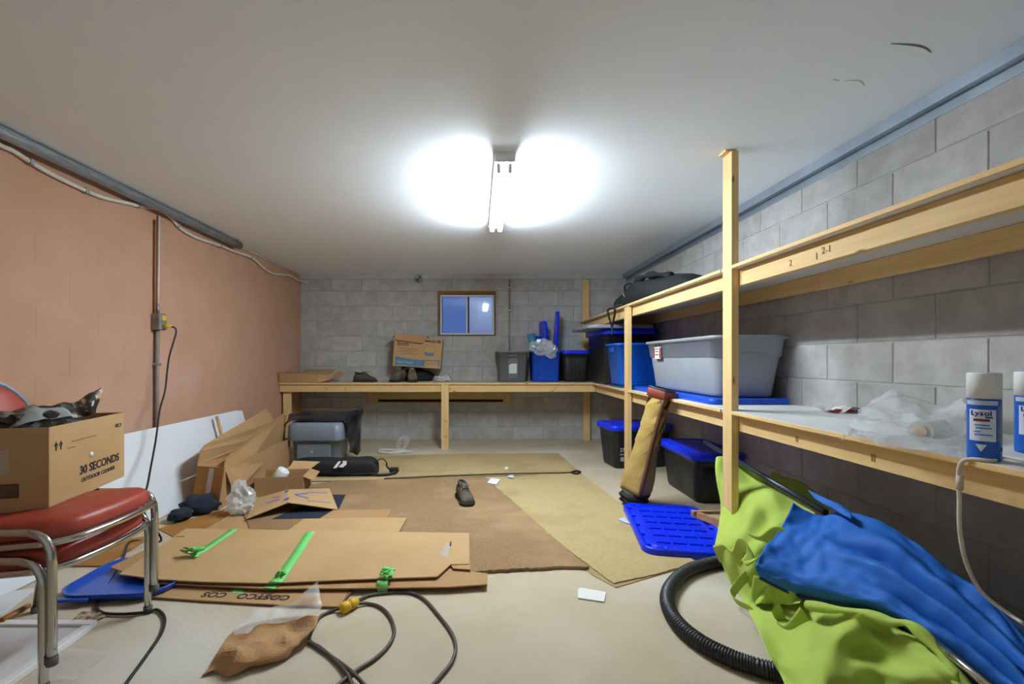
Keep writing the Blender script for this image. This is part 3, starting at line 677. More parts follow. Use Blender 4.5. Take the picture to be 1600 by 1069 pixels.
cp = [Vector((1.62, 1.1, ZS + .005)), Vector((1.47, 1.14, ZS + .005)), onz(1560, 712, ZS + .005), Vector((1.372, 1.2, ZS + .006)), Vector((1.343, 1.235, ZS + .002)), Vector((1.333, 1.25, ZS - .025)), at(1499, 780, 1.252), at(1500, 830, 1.255), at(1510, 880, 1.27), at(1530, 920, 1.28), at(1556, 945, 1.27), at(1600, 975, 1.2)]
t = thing('beige_cable', (1.35, 1.25, ZS), 'beige cord hanging over the front edge of the rack below the spray can', 'cord')
MB().tube([p - t.location for p in crom(cp, 6)], .0052, 8).build('cord', M_cable, t)
MB().tube([Vector((1.334, 1.249, ZS - .045)) - t.location, at(1499, 765, 1.252) - t.location], .008, 8).build('cord_switch', M_cable, t)
t = tag(MB().blob((0, 0, .012), (.03, .03, .016), 3, .3, 3, 3, floor=.0005).build('plastic_piece', M_white), 'small white plastic piece on the rack behind the spray can', 'plastic piece'); t.location = (1.62, 1.22, ZS)

# ------------------------------------------------------------------ floor coverings
def flat(name, pts, z, m, label, cat, t=.004, fray=0, seed=1, group=None):
    """a thin sheet lying on the floor, its outline measured on the floor plane"""
    P = [onz(a, b, z) for a, b in pts]
    if fray:
        rng = random.Random(seed); Q = []
        for i in range(len(P)):
            a, b = P[i], P[(i + 1) % len(P)]; n = max(2, int((b - a).length / .02)); d = (b - a).normalized(); nr = Vector((-d.y, d.x, 0))
            for k in range(n): Q.append(a.lerp(b, k / n) + nr * rng.uniform(-fray, fray))
        P = Q
    c = sum(P, Vector()) / len(P); c.z = 0
    o = MB().sheet([p - c for p in P], t).build(name, m); o.location = c
    return tag(o, label, cat, group)
flat('backing_sheet', [(755, 750), (900, 742), (1078, 884), (962, 918), (925, 898)], .004, mat('tan_under', s(160, 132, 88)), 'thin brown sheet just showing under the tan floor sheet', 'sheet', .003)
flat('tan_sheet', [(748, 748), (905, 737), (1000, 810), (1090, 879), (1020, 898), (958, 911), (900, 868)], .010, M_tan, 'stiff tan sheet lying on the floor beside the brown mat', 'sheet', .005, .003)
flat('tan_sheet', [(470, 752), (500, 716), (590, 712), (720, 709), (872, 708), (908, 739), (740, 744), (600, 749)], .012, M_tan, 'stiff tan sheet lying on the floor before the bench', 'sheet', .006, .002, 3)
flat('coir_mat', [(380, 800), (440, 762), (530, 751), (757, 745), (800, 782), (860, 836), (921, 886), (880, 885), (800, 889), (740, 893), (600, 900), (420, 900)], .018, M_mat, 'large brown coir floor mat under the single shoe', 'mat', .014, .006, 5)
cp = [onz(600, 748, .022), onz(680, 744, .022), onz(800, 740, .02), onz(870, 739, .018), onz(895, 738, .018)]
t = thing('dark_rope', onz(750, 743, 0), 'dark rope lying across the tan sheets with a loop at its end', 'rope')
MB().tube([p - t.location for p in crom(cp, 5)], .007, 7).build('rope', mat('rope_brown', s(84, 64, 46)), t)
MB().tube([p - t.location for p in crom([onz(893, 738, .018), onz(901, 736, .02), onz(907, 737.5, .02), onz(901, 740, .02), onz(893, 738.5, .018)], 4)], .009, 7).build('rope_loop', M_bcord, t)
# papers and scraps
flat('paper_scrap', [(903, 921), (907, 918), (947, 925), (944, 940), (903, 934)], .006, M_paper, 'white folded paper on the bare floor by the mat corner', 'paper', .004)
flat('paper_scrap', [(761, 754), (768, 747), (782, 749), (776, 757)], .022, M_paper, 'white paper scrap where the mat and both tan sheets meet', 'paper', .003)
flat('paper_scrap', [(792, 745), (797, 742), (803, 743), (802, 747)], .022, mat('pale_paper', s(200, 206, 214)), 'tiny pale scrap beside the dark rope', 'paper', .003)
flat('paper_scrap', [(966, 812), (975, 808), (985, 818), (978, 817)], .016, mat('pale_blue_paper', s(180, 200, 220)), 'pale blue scrap beside the loose blue lid', 'paper', .003)
flat('paper_scrap', [(788, 731), (792, 729), (795, 732), (790, 734)], .016, M_paper, 'tiny white scrap on the tan sheet before the bench', 'paper', .003)

# ------------------------------------------------------------------ shoes
def shoe(loc, rz, label, L=.285, group='worn dark shoes', m=M_shoe):
    t = thing('shoe', loc, label, 'shoe', group, rz=rz)                 # toe towards +X
    prof = [(-.5, .30, .05, .10), (-.46, .40, .04, .37), (-.36, .46, .035, .40), (-.2, .46, .035, .385), (-.05, .43, .035, .375), (.08, .44, .035, .33), (.22, .5, .035, .265), (.34, .5, .035, .225), (.44, .42, .04, .19), (.495, .24, .05, .13)]
    rings = []
    for (x, w, z0, z1) in prof:
        rg = []
        for k in range(20):
            a = 2 * math.pi * k / 20; ca, sa = math.cos(a), math.sin(a); sq = .62 if sa < 0 else .9
            rg.append(Vector((x * L, w * .36 * L * math.copysign(abs(ca) ** sq, ca) * (1 if sa < .3 else 1 - .28 * (sa - .3)), (z0 + (z1 - z0) * (.5 + .5 * math.copysign(abs(sa) ** .8, sa))) * L)))
        rings.append(rg)
    MB().loft(rings).build('upper', m, t, sub=1)
    mb = MB(); out = []
    for (x, w) in [(-.5, .24), (-.49, .34), (-.42, .44), (-.25, .44), (-.05, .38), (.1, .42), (.25, .5), (.36, .5), (.46, .38), (.515, .2)]: out.append((x * L, w * .39 * L))
    ring = [Vector((x, y, 0)) for x, y in out] + [Vector((x, -y, 0)) for x, y in reversed(out)]
    ring.reverse()
    mb.loft([[p * .96 for p in ring], [p + Vector((0, 0, .004)) for p in ring], [p + Vector((0, 0, .024)) for p in ring], [p * .97 + Vector((0, 0, .026)) for p in ring]]); mb.build('sole', M_sole, t)
    mb = MB(); mb.tube([(( -.25 + .2 * math.cos(a)) * L, .105 * L * math.sin(a), (.385 + .012 * math.cos(a * 2) - .02 * math.cos(a)) * L) for a in [2 * math.pi * k / 20 for k in range(20)]], .007, 8, closed=True); mb.build('collar', M_sole, t)
    MB().lathe([(.0, 0), (.5, 0), (.98, .02), (1, .03)], 18, Matrix.Translation((-.25 * L, 0, .37 * L)) @ Matrix.Diagonal((.2 * L, .105 * L, .3, 1))).build('opening', M_dark, t)
    MB().patch([[(x * L, y * L, (z - abs(y) * .5) * L) for y in (-.07, 0, .07)] for x, z in ((-.1, .44), (-.02, .415), (.1, .355))], 3, 3).build('tongue', m, t, solid=.006)
    for k in range(4):
        x, z = (-.03 + .055 * k), (.405 - .03 * k); MB().tube(crom([((x + .01) * L, -.1 * L, (z - .045) * L), (x * L, 0, (z + .012) * L), ((x + .02) * L, .1 * L, (z - .045) * L)], 4), .0032, 6).build('lace', M_lace, t)
    MB().tube(crom([(0, 0, .4 * L), (.02, .03, .46 * L), (.05, .02, .44 * L), (.0, 0, .41 * L), (-.02, -.03, .47 * L), (.03, -.035, .42 * L)], 5), .0028, 6).build('lace', M_lace, t)
    return t
a = onz(736, 792, .018)
shoe((-.1, 3.33, .018), R(-76), 'worn dark trainer lying alone on the brown mat')
shoe(((553 + 588 - 2 * CX) / 2 * 5.55 / F, 5.55, ZS), R(-4), 'worn dark trainer standing alone on the bench')
shoe((-.99, 5.6, ZS), R(-105), 'brown worn boot under the carton on the bench, farther from the white cords', m=mat('brown_boot', s(104, 92, 80), s(78, 66, 54), 12, .8), L=.33).scale.z = 1.28
shoe((-.82, 5.6, ZS), R(-80), 'tan worn boot under the carton on the bench, nearer the white cords', m=mat('tan_boot', s(118, 102, 82), s(92, 78, 60), 12, .8), L=.33).scale.z = 1.28
o = MB().blob((0, 0, .05), (.24, .11, .11), 3, .3, 2.6, 3, floor=.0005).build('dark_cloth', M_blackc); o.location = (-.82, 5.83, ZS); tag(o, 'dark crumpled cloth behind the boots under the carton', 'cloth')
# ------------------------------------------------------------------ things on the bench
def carton(name, loc, rz, w, d, h, m, label, cat='box', th=.005, tilt=(0, 0), group=None, open_top=True):
    """open corrugated box: four walls and a bottom, each a panel; origin at the middle of its base"""
    t = thing(name, loc, label, cat, group, rz=rz, tilt=tilt)
    box('bottom_panel', -w / 2, w / 2, -d / 2, d / 2, 0, th, m, t, 0)
    box('side_panel', -w / 2, w / 2, -d / 2, -d / 2 + th, th, h, m, t, .001); box('side_panel', -w / 2, w / 2, d / 2 - th, d / 2, th, h, m, t, .001)
    box('end_panel', -w / 2, -w / 2 + th, -d / 2 + th, d / 2 - th, th, h, m, t, .001); box('end_panel', w / 2 - th, w / 2, -d / 2 + th, d / 2 - th, th, h, m, t, .001)
    if not open_top: box('top_panel', -w / 2, w / 2, -d / 2, d / 2, h, h + th, m, t, .001)
    return t
p = at(651, 575, 5.68)
t = carton('tissue_carton', (p.x, 5.78, p.z + .005), 0, .60, .24, .375, M_card2, 'printed brown carton tilted on top of the boots on the bench', tilt=(R(-2), R(4)))
fy = -.1205
MB().sheet([(-.3, fy - .012, .40), (.12, fy - .012, .395), (.06, fy - .035, .30), (-.28, fy - .03, .325)], .005).build('torn_flap', M_card, t)
MB().sheet([(-.3, .12, .375), (.1, .12, .375), (.12, fy - .012, .402), (-.3, fy - .012, .402)], .005).build('top_flap', M_card, t)
MB().sheet([(-.305, fy - .005, .35), (-.302, fy - .005, .40), (-.33, fy - .03, .33)], .004).build('torn_flap', M_card3, t)
mb = MB(); mb.sheet([(-.275, fy - .001, .015), (.1, fy - .001, .015), (.1, fy - .001, .095), (-.1, fy - .001, .10), (-.275, fy - .001, .12)], .001); mb.build('blue_print_band', mat('print_blue', s(84, 118, 142), s(96, 128, 150), 20, .8), t)
mb = MB(); mb.sheet([(.27, fy - .001, .015), (.285, fy - .001, .015), (.285, fy - .001, .105), (.27, fy - .001, .105)], .001); mb.sheet([(.1, fy - .001, .085), (.27, fy - .001, .09), (.27, fy - .001, .105), (.1, fy - .001, .097)], .001); mb.build('blue_print_band', mat('print_blue', s(84, 118, 142)), t)
text('TOILET TISSUE', .032, mat('print_pale', s(176, 196, 206)), t, (-.26, fy - .002, .04), (1, 0, 0), (0, 0, 1)); text('80 ROLLS', .022, mat('print_blue', s(84, 118, 142)), t, (.12, fy - .001, .045), (1, 0, 0), (0, 0, 1))
text('44600 08', .052, M_ink, t, (.085, fy - .001, .318), (1, 0, 0), (0, 0, 1), bold=.01); text('Scott', .07, M_ink, t, (-.265, fy - .001, .262), (1, 0, 0), (.0, 0, 1), bold=.01)
for k, (a, b) in enumerate(((-.25, 0), (-.22, .02), (-.26, -.06), (-.2, 0))): MB().box(a, b, fy - .0012, fy - .0002, .225 - .022 * k, .229 - .022 * k).build('print_line', M_ink2, t)
mb = MB(); mb.sheet([(.09, fy - .001, .17), (.115, fy - .001, .15), (.2, fy - .001, .15), (.205, fy - .001, .2), (.16, fy - .001, .192), (.11, fy - .001, .195), (.09, fy - .001, .21)], .001); mb.build('printed_roll', mat('print_slate', s(96, 120, 136)), t)
mb = MB(); mb.tube([(.09, fy - .001, .2), (.09, fy - .001, .285), (.215, fy - .001, .285), (.215, fy - .001, .2)], .0015, 5); mb.build('print_line', M_ink2, t)
# white cord tangle
def tangle(loc, label, r, n, m, rad, seed, h=.06, elong=1.6):
    rng = random.Random(seed); P = []
    for i in range(n):
        a = i * 1.35 + rng.uniform(-.5, .5); q = r * rng.uniform(.45, 1)
        P.append((q * elong * math.cos(a), q * math.sin(a), rad + abs(rng.uniform(0, h))))
    t = tag(MB().tube(crom(P, 5), rad, 6).build('cord_tangle', m), label, 'cord'); t.location = loc; return t
tangle((-.43, 5.57, ZS), 'small tangle of white cord on the bench beside the carton', .075, 16, M_white, .005, 4, .07)
t = tangle((-.97, 5.1, .012), 'tangle of thin white wires on the floor before the bench', .11, 26, M_white, .0032, 8, .03, 2.2)
t = tag(MB().tube([(.085 * math.cos(a) * (1 - .02 * k), .03 * math.sin(a * 1.0), .09 + .075 * math.sin(a + .3)) for k, a in enumerate([i * .5 for i in range(40)])], .0035, 6).build('clear_coil', mat('clear_tubing', s(220, 224, 228), None, rough=.1, alpha=.6)), 'coil of clear tubing on the floor under the bench', 'tubing'); t.location = (-.87, 5.22, .004)
# flattened carton on the left end of the bench
t = thing('crushed_carton', (-2.02, 5.58, ZS), 'crushed low brown carton on the bench against the terracotta wall', 'box')
def sh(n, pts, th=.005, m=M_card, par=None): return MB().sheet([Vector(q) for q in pts], th).build(n, m, par or t)
sh('bottom_panel', [(-.32, -.245, .006), (.2, -.26, .006), (.26, .2, .006), (-.32, .2, .006)])
sh('front_panel', [(-.325, -.255, .0), (.12, -.265, .0), (.14, -.245, .1), (-.325, -.25, .118)])
sh('top_flap', [(-.325, -.25, .118), (.14, -.245, .1), (.22, .1, .095), (-.3, .12, .115)], .005, M_card)
sh('end_flap', [(.12, -.265, .002), (.25, -.24, .03), (.28, -.05, .1), (.14, -.245, .1)], .005, M_card)
sh('end_flap', [(-.328, -.26, .0), (-.324, -.3, .12), (-.322, .1, .13), (-.325, .15, .0)], .005, M_card3)
sh('torn_flap', [(.2, .05, .098), (.3, .0, .04), (.33, .12, .1), (.27, .16, .13)], .004, M_card)
sh('packing_tape', [(.0, -.249, .108), (.1, -.247, .104), (.1, -.1, .106), (.02, -.1, .11)], .001, M_film2)
sh('loose_flap', [(-.2, .1, .12), (.18, .12, .11), (.2, .2, .15), (-.2, .2, .155)], .004, M_card)

# ------------------------------------------------------------------ under the bench, left: grey tote under a black bag
t = thing('lidded_tote', (-1.60, 4.62, 0), 'grey tote with a deep lid under the bench, half covered by a black bag', 'tote')
make_tote(t, .42, .40, .46, .44, .30, M_sgrey, r=.06, lip=.004, lip_h=.02)
mb = MB(); mb.loft([rr(.54, .5, .07, .27, 6), rr(.545, .505, .075, .275, 6), rr(.53, .49, .075, .41, 6), rr(.50, .46, .09, .435, 6), rr(.46, .42, .09, .44, 6)]); mb.build('deep_lid', M_sgrey, t)
MB().box(-.17, .16, -.222, -.2, .05, .235).build('front_panel', M_sgrey, t, bevel=.012, seg=3)
MB().lathe([(.0, .006), (.007, .005), (.008, 0)], 12, Matrix.Translation((-.02, -.222, .16)) @ Matrix.Rotation(R(90), 4, 'X')).build('button', M_white, t)
A = [[(-.33, .24, .44), (-.2, .26, .53), (0, .26, .54), (.2, .27, .54), (.35, .24, .53), (.34, .2, .2), (.34, .2, .08)],
     [(-.36, .1, .50), (-.2, .1, .53), (0, .1, .52), (.2, .12, .52), (.36, .1, .52), (.335, .1, .22), (.33, .12, .06)],
     [(-.31, -.08, .455), (-.2, -.1, .475), (0, -.1, .47), (.18, -.08, .475), (.30, -.05, .46), (.32, .0, .25), (.31, .05, .1)],
     [(-.305, -.16, .42), (-.2, -.17, .452), (0, -.18, .452), (.17, -.17, .452), (.275, -.15, .44), (.305, -.12, .28), (.295, -.05, .12)]]
o = MB().patch(A, 6, 6, crump(.016, 7, 3)).build('black_bag', M_film_b, None, solid=.002); o.location = (-1.60, 4.62, .0); tag(o, 'crinkled black plastic bag draped over the grey tote under the bench', 'plastic bag')
# long black fabric bag on the floor
t = thing('fabric_bag', (-1.25, 4.13, 0), 'long black fabric carry bag on the floor with a white logo', 'bag')
secs = [(-.45, .07, .10), (-.43, .10, .15), (-.3, .11, .165), (-.1, .11, .155), (.1, .105, .15), (.22, .10, .17), (.30, .095, .165), (.34, .07, .11)]
rings = []
for (x, w, h) in secs:
    rg = []
    for k in range(24):
        a = 2 * math.pi * k / 24; ca, sa = math.cos(a), math.sin(a)
        q = Vector((x, w * math.copysign(abs(ca) ** .6, ca), h / 2 + h / 2 * math.copysign(abs(sa) ** .6, sa)))
        nn = noise.noise(q * 10 + Vector((3, 3, 3))); q.y += nn * .015; q.z = max(.0135, q.z + nn * .02 * (1 if sa > 0 else 0)); rg.append(q)
    rings.append(rg)
MB().loft(rings).build('bag_body', M_blackc, t, sub=1)
MB().tube(crom([(-.44, -.1, .06), (-.3, -.118, .07), (0, -.118, .05), (.2, -.11, .04), (.32, -.09, .045)], 5), .005, 6).build('piping', M_black, t)
MB().tube(crom([(.3, -.05, .12), (.37, -.03, .16), (.41, .0, .12), (.41, .02, .08), (.44, .0, .06), (.5, .02, .055), (.52, 0, .05), (.47, -.06, .03), (.38, -.09, .025), (.3, -.09, .03)], 5), .014, 6, flat=.35).build('strap', M_bcord, t)
MB().box(.44, .52, -.03, .04, .03, .07).build('strap_pad', M_blackc, t, bevel=.012)
def logo(pts, n='printed_logo'):
    return MB().sheet([Vector((x, -.11 + (z - .12) * .35, z)) for x, z in pts], .002).build(n, M_paper, t)
o1 = logo([(-.03, .09), (0, .09), (.035, .145), (.012, .145)]); o2 = logo([(.015, .1), (.055, .095), (.085, .12), (.085, .148), (.05, .15), (.05, .13)])
for o in (o1, o2): o.location = (0, -.028, .012)

# ------------------------------------------------------------------ white panels leaning on the terracotta wall
for k in range(3):
    y0, y1 = 2.0 + .02 * k, 4.40 - .04 * k if k else 4.36
    y1 = (4.30, 4.38, 4.46)[k]; y0 = y1 - 2.44
    Lh = .60; xb, xt = -2.115 - .028 * k, XL + .062 - .022 * k
    ht = math.sqrt(max(.01, Lh ** 2 - (xb - xt) ** 2)); d = Vector((xt - xb, 0, ht)).normalized(); nr = Vector((d.z, 0, -d.x))
    v = [Vector((xb, y, 0)) + d * l + nr * q for q in (0, -.016) for l, y in ((0, y0), (Lh - .012 * k, y0), (Lh - .012 * k, y1), (0, y1))]
    zmin = min(p.z for p in v); v = [p - Vector((0, 0, zmin)) for p in v]; c = Vector((xb, (y0 + y1) / 2, 0))
    o = MB().add([p - c for p in v], [(0, 3, 2, 1), (4, 5, 6, 7), (0, 1, 5, 4), (1, 2, 6, 5), (2, 3, 7, 6), (3, 0, 4, 7)]).build('melamine_sheet', mat('white_panel', s(222, 224, 228), s(216, 218, 222), 2, .5), bevel=.001)
    o.location = c
    tag(o, ('front white panel of three leaning on the terracotta wall', 'middle white panel of three leaning on the terracotta wall', 'rear white panel of three, against the terracotta wall')[k], 'panel', 'white panels leaning on the wall')
o = MB().tube([(-2.055, 3.80, .006), (-2.235, 3.86, .575)], .013, 10).build('wooden_stick', M_card2); tag(o, 'round wooden stick leaning behind the big cardboard box', 'stick')
# ------------------------------------------------------------------ big open cardboard box
t = thing('long_cardboard_box', (-1.9, 3.8, 0), 'long open cardboard box with raised flaps beside the white panels', 'box')
def sw(n, pts, th=.005, m=M_card):                      # points in world space
    return MB().sheet([Vector(q) - t.location for q in pts], th).build(n, m, t)
sw('end_panel', [(-2.045, 3.215, .004), (-1.83, 3.165, .004), (-1.805, 3.205, .29), (-2.02, 3.245, .295)], .006, M_card3)
sw('end_flap', [(-2.02, 3.245, .296), (-1.805, 3.205, .291), (-1.82, 3.37, .32), (-2.0, 3.40, .31)], .006)
sw('side_panel', [(-2.045, 3.215, .004), (-2.02, 3.245, .295), (-2.02, 4.5, .30), (-2.04, 4.5, .004)], .006, M_card3)
sw('side_panel', [(-1.83, 3.165, .004), (-1.805, 3.205, .288), (-1.86, 4.45, .28), (-1.87, 4.45, .004)], .006)
sw('bottom_panel', [(-2.04, 3.25, .008), (-1.83, 3.2, .008), (-1.87, 4.45, .008), (-2.03, 4.5, .008)], .005)
sw('far_end_panel', [(-2.03, 4.495, .004), (-1.88, 4.455, .004), (-1.87, 4.46, .28), (-2.02, 4.5, .29)], .006)
sw('long_flap', [(-2.022, 3.25, .297), (-2.01, 3.27, .40), (-2.02, 3.34, .43), (-2.118, 4.52, .57), (-2.05, 4.55, .44), (-2.018, 4.45, .31)], .006)
sw('long_flap', [(-1.805, 3.21, .30), (-1.802, 3.22, .355), (-1.80, 3.40, .40), (-1.90, 4.40, .53), (-1.955, 4.55, .555), (-1.925, 4.55, .50), (-1.93, 4.50, .26), (-1.945, 4.42, .175), (-1.765, 3.42, .125), (-1.775, 3.26, .125)], .006, M_card)
MB().sheet([Vector(q) - t.location for q in ((-1.93, 3.183, .10), (-1.89, 3.174, .10), (-1.87, 3.199, .287), (-1.91, 3.207, .288))], .001).build('packing_tape', M_film, t)
# small open box behind the film bag
t = carton('small_cardboard_box', (-1.56, 3.62, .0), R(8), .36, .26, .15, M_card, 'small open cardboard box on the floor before the grey tote')
MB().sheet([(.0, .13, .15), (.18, .13, .15), (.24, .2, .19), (.02, .22, .2)], .005).build('flap', M_card2, t)
MB().sheet([(.18, -.13, .15), (.18, .13, .15), (.26, .1, .13), (.25, -.1, .11)], .005).build('flap', M_card, t)
o = MB().lathe([(.045, 0), (.05, .004), (.05, .13), (.045, .135), (.02, .135), (.02, .02)], 20, Matrix.Rotation(R(35), 4, 'Y')).build('white_jar', M_white); o.location = (-1.66, 3.68, .05); tag(o, 'white plastic jar lying in the small cardboard box', 'jar')
mb = MB(); mb.blob((0, 0, .1), (.08, .07, .11), 12, .6, 2.3, 3, floor=.001, smooth=False); mb.blob((0.01, -.02, .05), (.09, .06, .05), 2, .5, 2.5, 3, floor=.001, smooth=False)
o = mb.build('clear_bag', M_film2); o.location = onz(368, 806, .012) + Vector((0, .06, 0)); tag(o, 'crumpled clear plastic bag standing before the long cardboard box', 'plastic bag')
# black glove-like cloth
t = thing('dark_cloth', (-1.93, 3.08, .006), 'crumpled navy black cloth on cardboard beside the long cardboard box', 'cloth')
mb = MB(); mb.blob((.0, .05, .05), (.12, .10, .065), 5, .35, 2.5, 3, floor=.001); mb.blob((-.03, -.11, .03), (.065, .08, .04), 9, .35, 2.5, 3, floor=.001); mb.build('cloth_fold', M_navy, t)
# folded cardboard with blue marks
t = thing('folded_cardboard', (-1.33, 3.3, 0), 'folded cardboard piece marked with blue strokes on the floor', 'cardboard')
def loc_(px, py, z): return onz(px, py, z) - t.location
LF, LB, RFp, RB_, KF, KB = loc_(384, 811, .03), loc_(400, 779, .03), loc_(528, 796, .03), loc_(515, 763, .04), loc_(450, 785, .095), loc_(449, 765, .10)
MB().sheet([LF, KF, KB, LB], .005).build('panel', M_card2, t); MB().sheet([KF, RFp, RB_, KB], .005).build('panel', M_card2, t)
def on_panel(px, py, Pn):
    a, b, c = Pn; n = (b - a).cross(c - a).normalized(); o = Vector((0, 0, H)) - t.location; d = (at(px, py, 1) - Vector((0, 0, H)))
    return o + d * ((a - o).dot(n) / d.dot(n)) + (n if n.z > 0 else -n) * .0015
def stroke(px0, py0, px1, py1, wd, Pn):
    a, b = on_panel(px0, py0, Pn), on_panel(px1, py1, Pn); d = (b - a).normalized(); n = (Pn[1] - Pn[0]).cross(Pn[2] - Pn[0]).normalized(); q = d.cross(n) * wd
    MB().sheet([a - q, b - q, b + q, a + q], .001).build('blue_stroke', M_tape_b, t)
PL, PR = (LF, KF, KB), (KF, RFp, RB_)
for q in ((417, 787, 437, 780, .008), (427, 778, 437, 776, .005), (445, 769, 451, 767.5, .02), (444, 781, 451, 779.5, .02)): stroke(*q, PL)
for q in ((461, 773, 481, 771, .008), (463, 774, 482, 779, .007), (482, 769.5, 511, 770.5, .006), (480, 783, 517, 786, .003)): stroke(*q, PR)
flat('navy_sheet', [(425, 811), (522, 809), (531, 792), (540, 773), (520, 773), (470, 790)], .020, M_navy, 'navy blue sheet under the folded cardboard', 'sheet', .004)
# flattened cardboard layers
flat('cardboard_sheet', [(246, 826), (357, 794), (400, 796), (352, 808), (320, 828), (285, 845)], .005, M_card3, 'dark olive brown cardboard sheet under the navy black cloth', 'cardboard', .004)
flat('cardboard_sheet', [(312, 832), (357, 806), (474, 811), (445, 835)], .012, M_card, 'cardboard sheet on the floor just behind the taped carton, before the film bag', 'cardboard', .005)
flat('cardboard_sheet', [(498, 811), (521, 797), (612, 796), (604, 811)], .026, M_card, 'small cardboard sheet under the edge of the navy sheet', 'cardboard', .004)
flat('cardboard_sheet', [(440, 836), (474, 811), (560, 809), (636, 809), (620, 837)], .032, M_card2, 'pale cardboard sheet lying on the mat behind the taped carton', 'cardboard', .004)
# big flattened carton with green tape
t = thing('taped_carton', (-.9, 2.45, 0), 'big flattened carton with three strips of green tape', 'cardboard')
def lz(L, z): return [onz(a, b, z) - t.location for a, b in L]
MB().sheet(lz([(190, 893), (290, 842), (440, 838), (733, 842), (735, 893), (762, 896), (761, 913), (700, 917), (560, 919), (420, 920), (245, 911)], .03), .006).build('lower_layer', M_card, t)
top = lz([(186, 897), (240, 860), (290, 826), (500, 829), (733, 833), (733, 881), (704, 882), (683, 901), (560, 905), (420, 911), (320, 909), (247, 905)], .046)
MB().sheet(top, .006).build('upper_layer', M_card2, t)
MB().sheet(lz([(704, 882), (734, 881), (735, 890), (708, 888)], .042), .004).build('torn_corner', M_card, t)
MB().sheet(lz([(172, 886), (192, 893), (240, 862), (232, 856)], .042), .005).build('side_flap', M_card, t)
def tape(L, wd, z=.0475):
    P = lz(L, z); P = crom(P, 6); rows = []
    for i, p in enumerate(P):
        d = (P[min(i + 1, len(P) - 1)] - P[max(i - 1, 0)]).normalized(); q = Vector((d.y, -d.x, 0)).normalized() * wd; rows.append([p - q, p + q])
    return rows
def crumple_tape(c, seed, k=1.0):
    rng = random.Random(seed); P = [c + Vector((rng.uniform(-.05, .05) * k, rng.uniform(-.05, .05) * k, rng.uniform(.004, .05) * k)) for _ in range(9)]; P = crom(P, 5); rows = []
    for i, p in enumerate(P):
        a = i * .35; rows.append([p, p + Vector((math.cos(a) * .04, math.sin(a) * .03, .012 * math.sin(a * 2) + .01)) * k])
    return rows
def strip(rows, par=None):
    v = [q for r in rows for q in r]; f = [(2 * i, 2 * i + 1, 2 * i + 3, 2 * i + 2) for i in range(len(rows) - 1)]
    return MB().add(v, f, 0, True).build('green_tape', M_tape_g, t, solid=.0012)
strip(tape([(366, 827), (345, 842), (325, 855), (300, 871)], .024)); strip(crumple_tape(onz(300, 872, .048) - t.location, 3, .9))
strip(tape([(485, 831), (470, 855), (450, 885), (434, 907)], .026)); strip(tape([(436, 904), (430, 910)], .03, .05)); strip(tape([(428, 913), (420, 919.5)], .03, .0325)); strip(crumple_tape(onz(441, 900, .048) - t.location, 8, .5))
strip(tape([(612, 888), (606, 900), (601, 905)], .018)); strip(crumple_tape(onz(603, 902, .048) - t.location, 6, .6))
a, b = onz(600, 908, .046) - t.location, onz(597, 925, .012) - t.location; strip([[a + Vector((-.03, 0, .002)), a + Vector((.02, 0, .002))], [a + Vector((-.03, -.02, -.002)), a + Vector((.02, -.02, -.002))], [b + Vector((-.02, 0, 0)), b + Vector((.025, 0, 0))]])
MB().box(*[q for pr in zip((onz(704, 851, .047) - t.location), (onz(706, 846, .047) - t.location)) for q in pr]).build('staple', M_ink, t) if 0 else None
pa = onz(704, 850, .047) - t.location; MB().box(pa.x - .004, pa.x + .004, pa.y - .03, pa.y + .03, pa.z - .0005, pa.z + .001).build('slot_mark', M_ink, t)
MB().sheet([onz(a, b, .0472) - t.location for a, b in ((686, 868), (698, 847), (704, 850), (700, 872))], .0008).build('packing_tape', M_film, t)
MB().box(-.83, -.78, .13, .135, .0462, .0472).build('slot_mark', M_ink, t)
# printed strip lying in front, lettering upside down to the viewer
t = thing('printed_cardboard', onz(420, 930, 0), 'printed cardboard strip with upside down lettering under the taped carton', 'cardboard')
MB().sheet(lz([(150, 914), (330, 916), (548, 918), (540, 935), (531, 948), (440, 945), (316, 938), (230, 932)], .012), .006).build('panel', M_card, t)
MB().sheet(lz([(548, 918), (552, 922), (541, 936), (531, 947)], .0135), .001).build('torn_edge', M_ink2, t)
q0 = onz(456, 931, .0125) - t.location; rt = onz(330, 926, .0125) - onz(441, 930, .0125)
text('COSTCO', .058, M_ink, t, q0, rt, (0, -1, 0), bold=.02); q0 = onz(358, 927, .0125) - t.location; text('COS', .056, M_ink, t, q0, rt, (0, -1, 0), bold=.02)
text('WHOLESALE', .024, M_ink2, t, onz(446, 933, .0125) - t.location, rt, (0, -1, 0)); 
for L in (((330, 924), (360, 926)), ((420, 931), (446, 933.5))):
    a, b = [onz(x, y, .0127) - t.location for x, y in L]; MB().box(min(a.x, b.x), max(a.x, b.x), a.y - .004, a.y + .004, .0122, .013).build('print_line', M_ink2, t)
MB().sheet(lz([(364, 921), (382, 921), (378, 928), (370, 926), (364, 928)], .0135), .001).build('green_tape', M_tape_g, t)

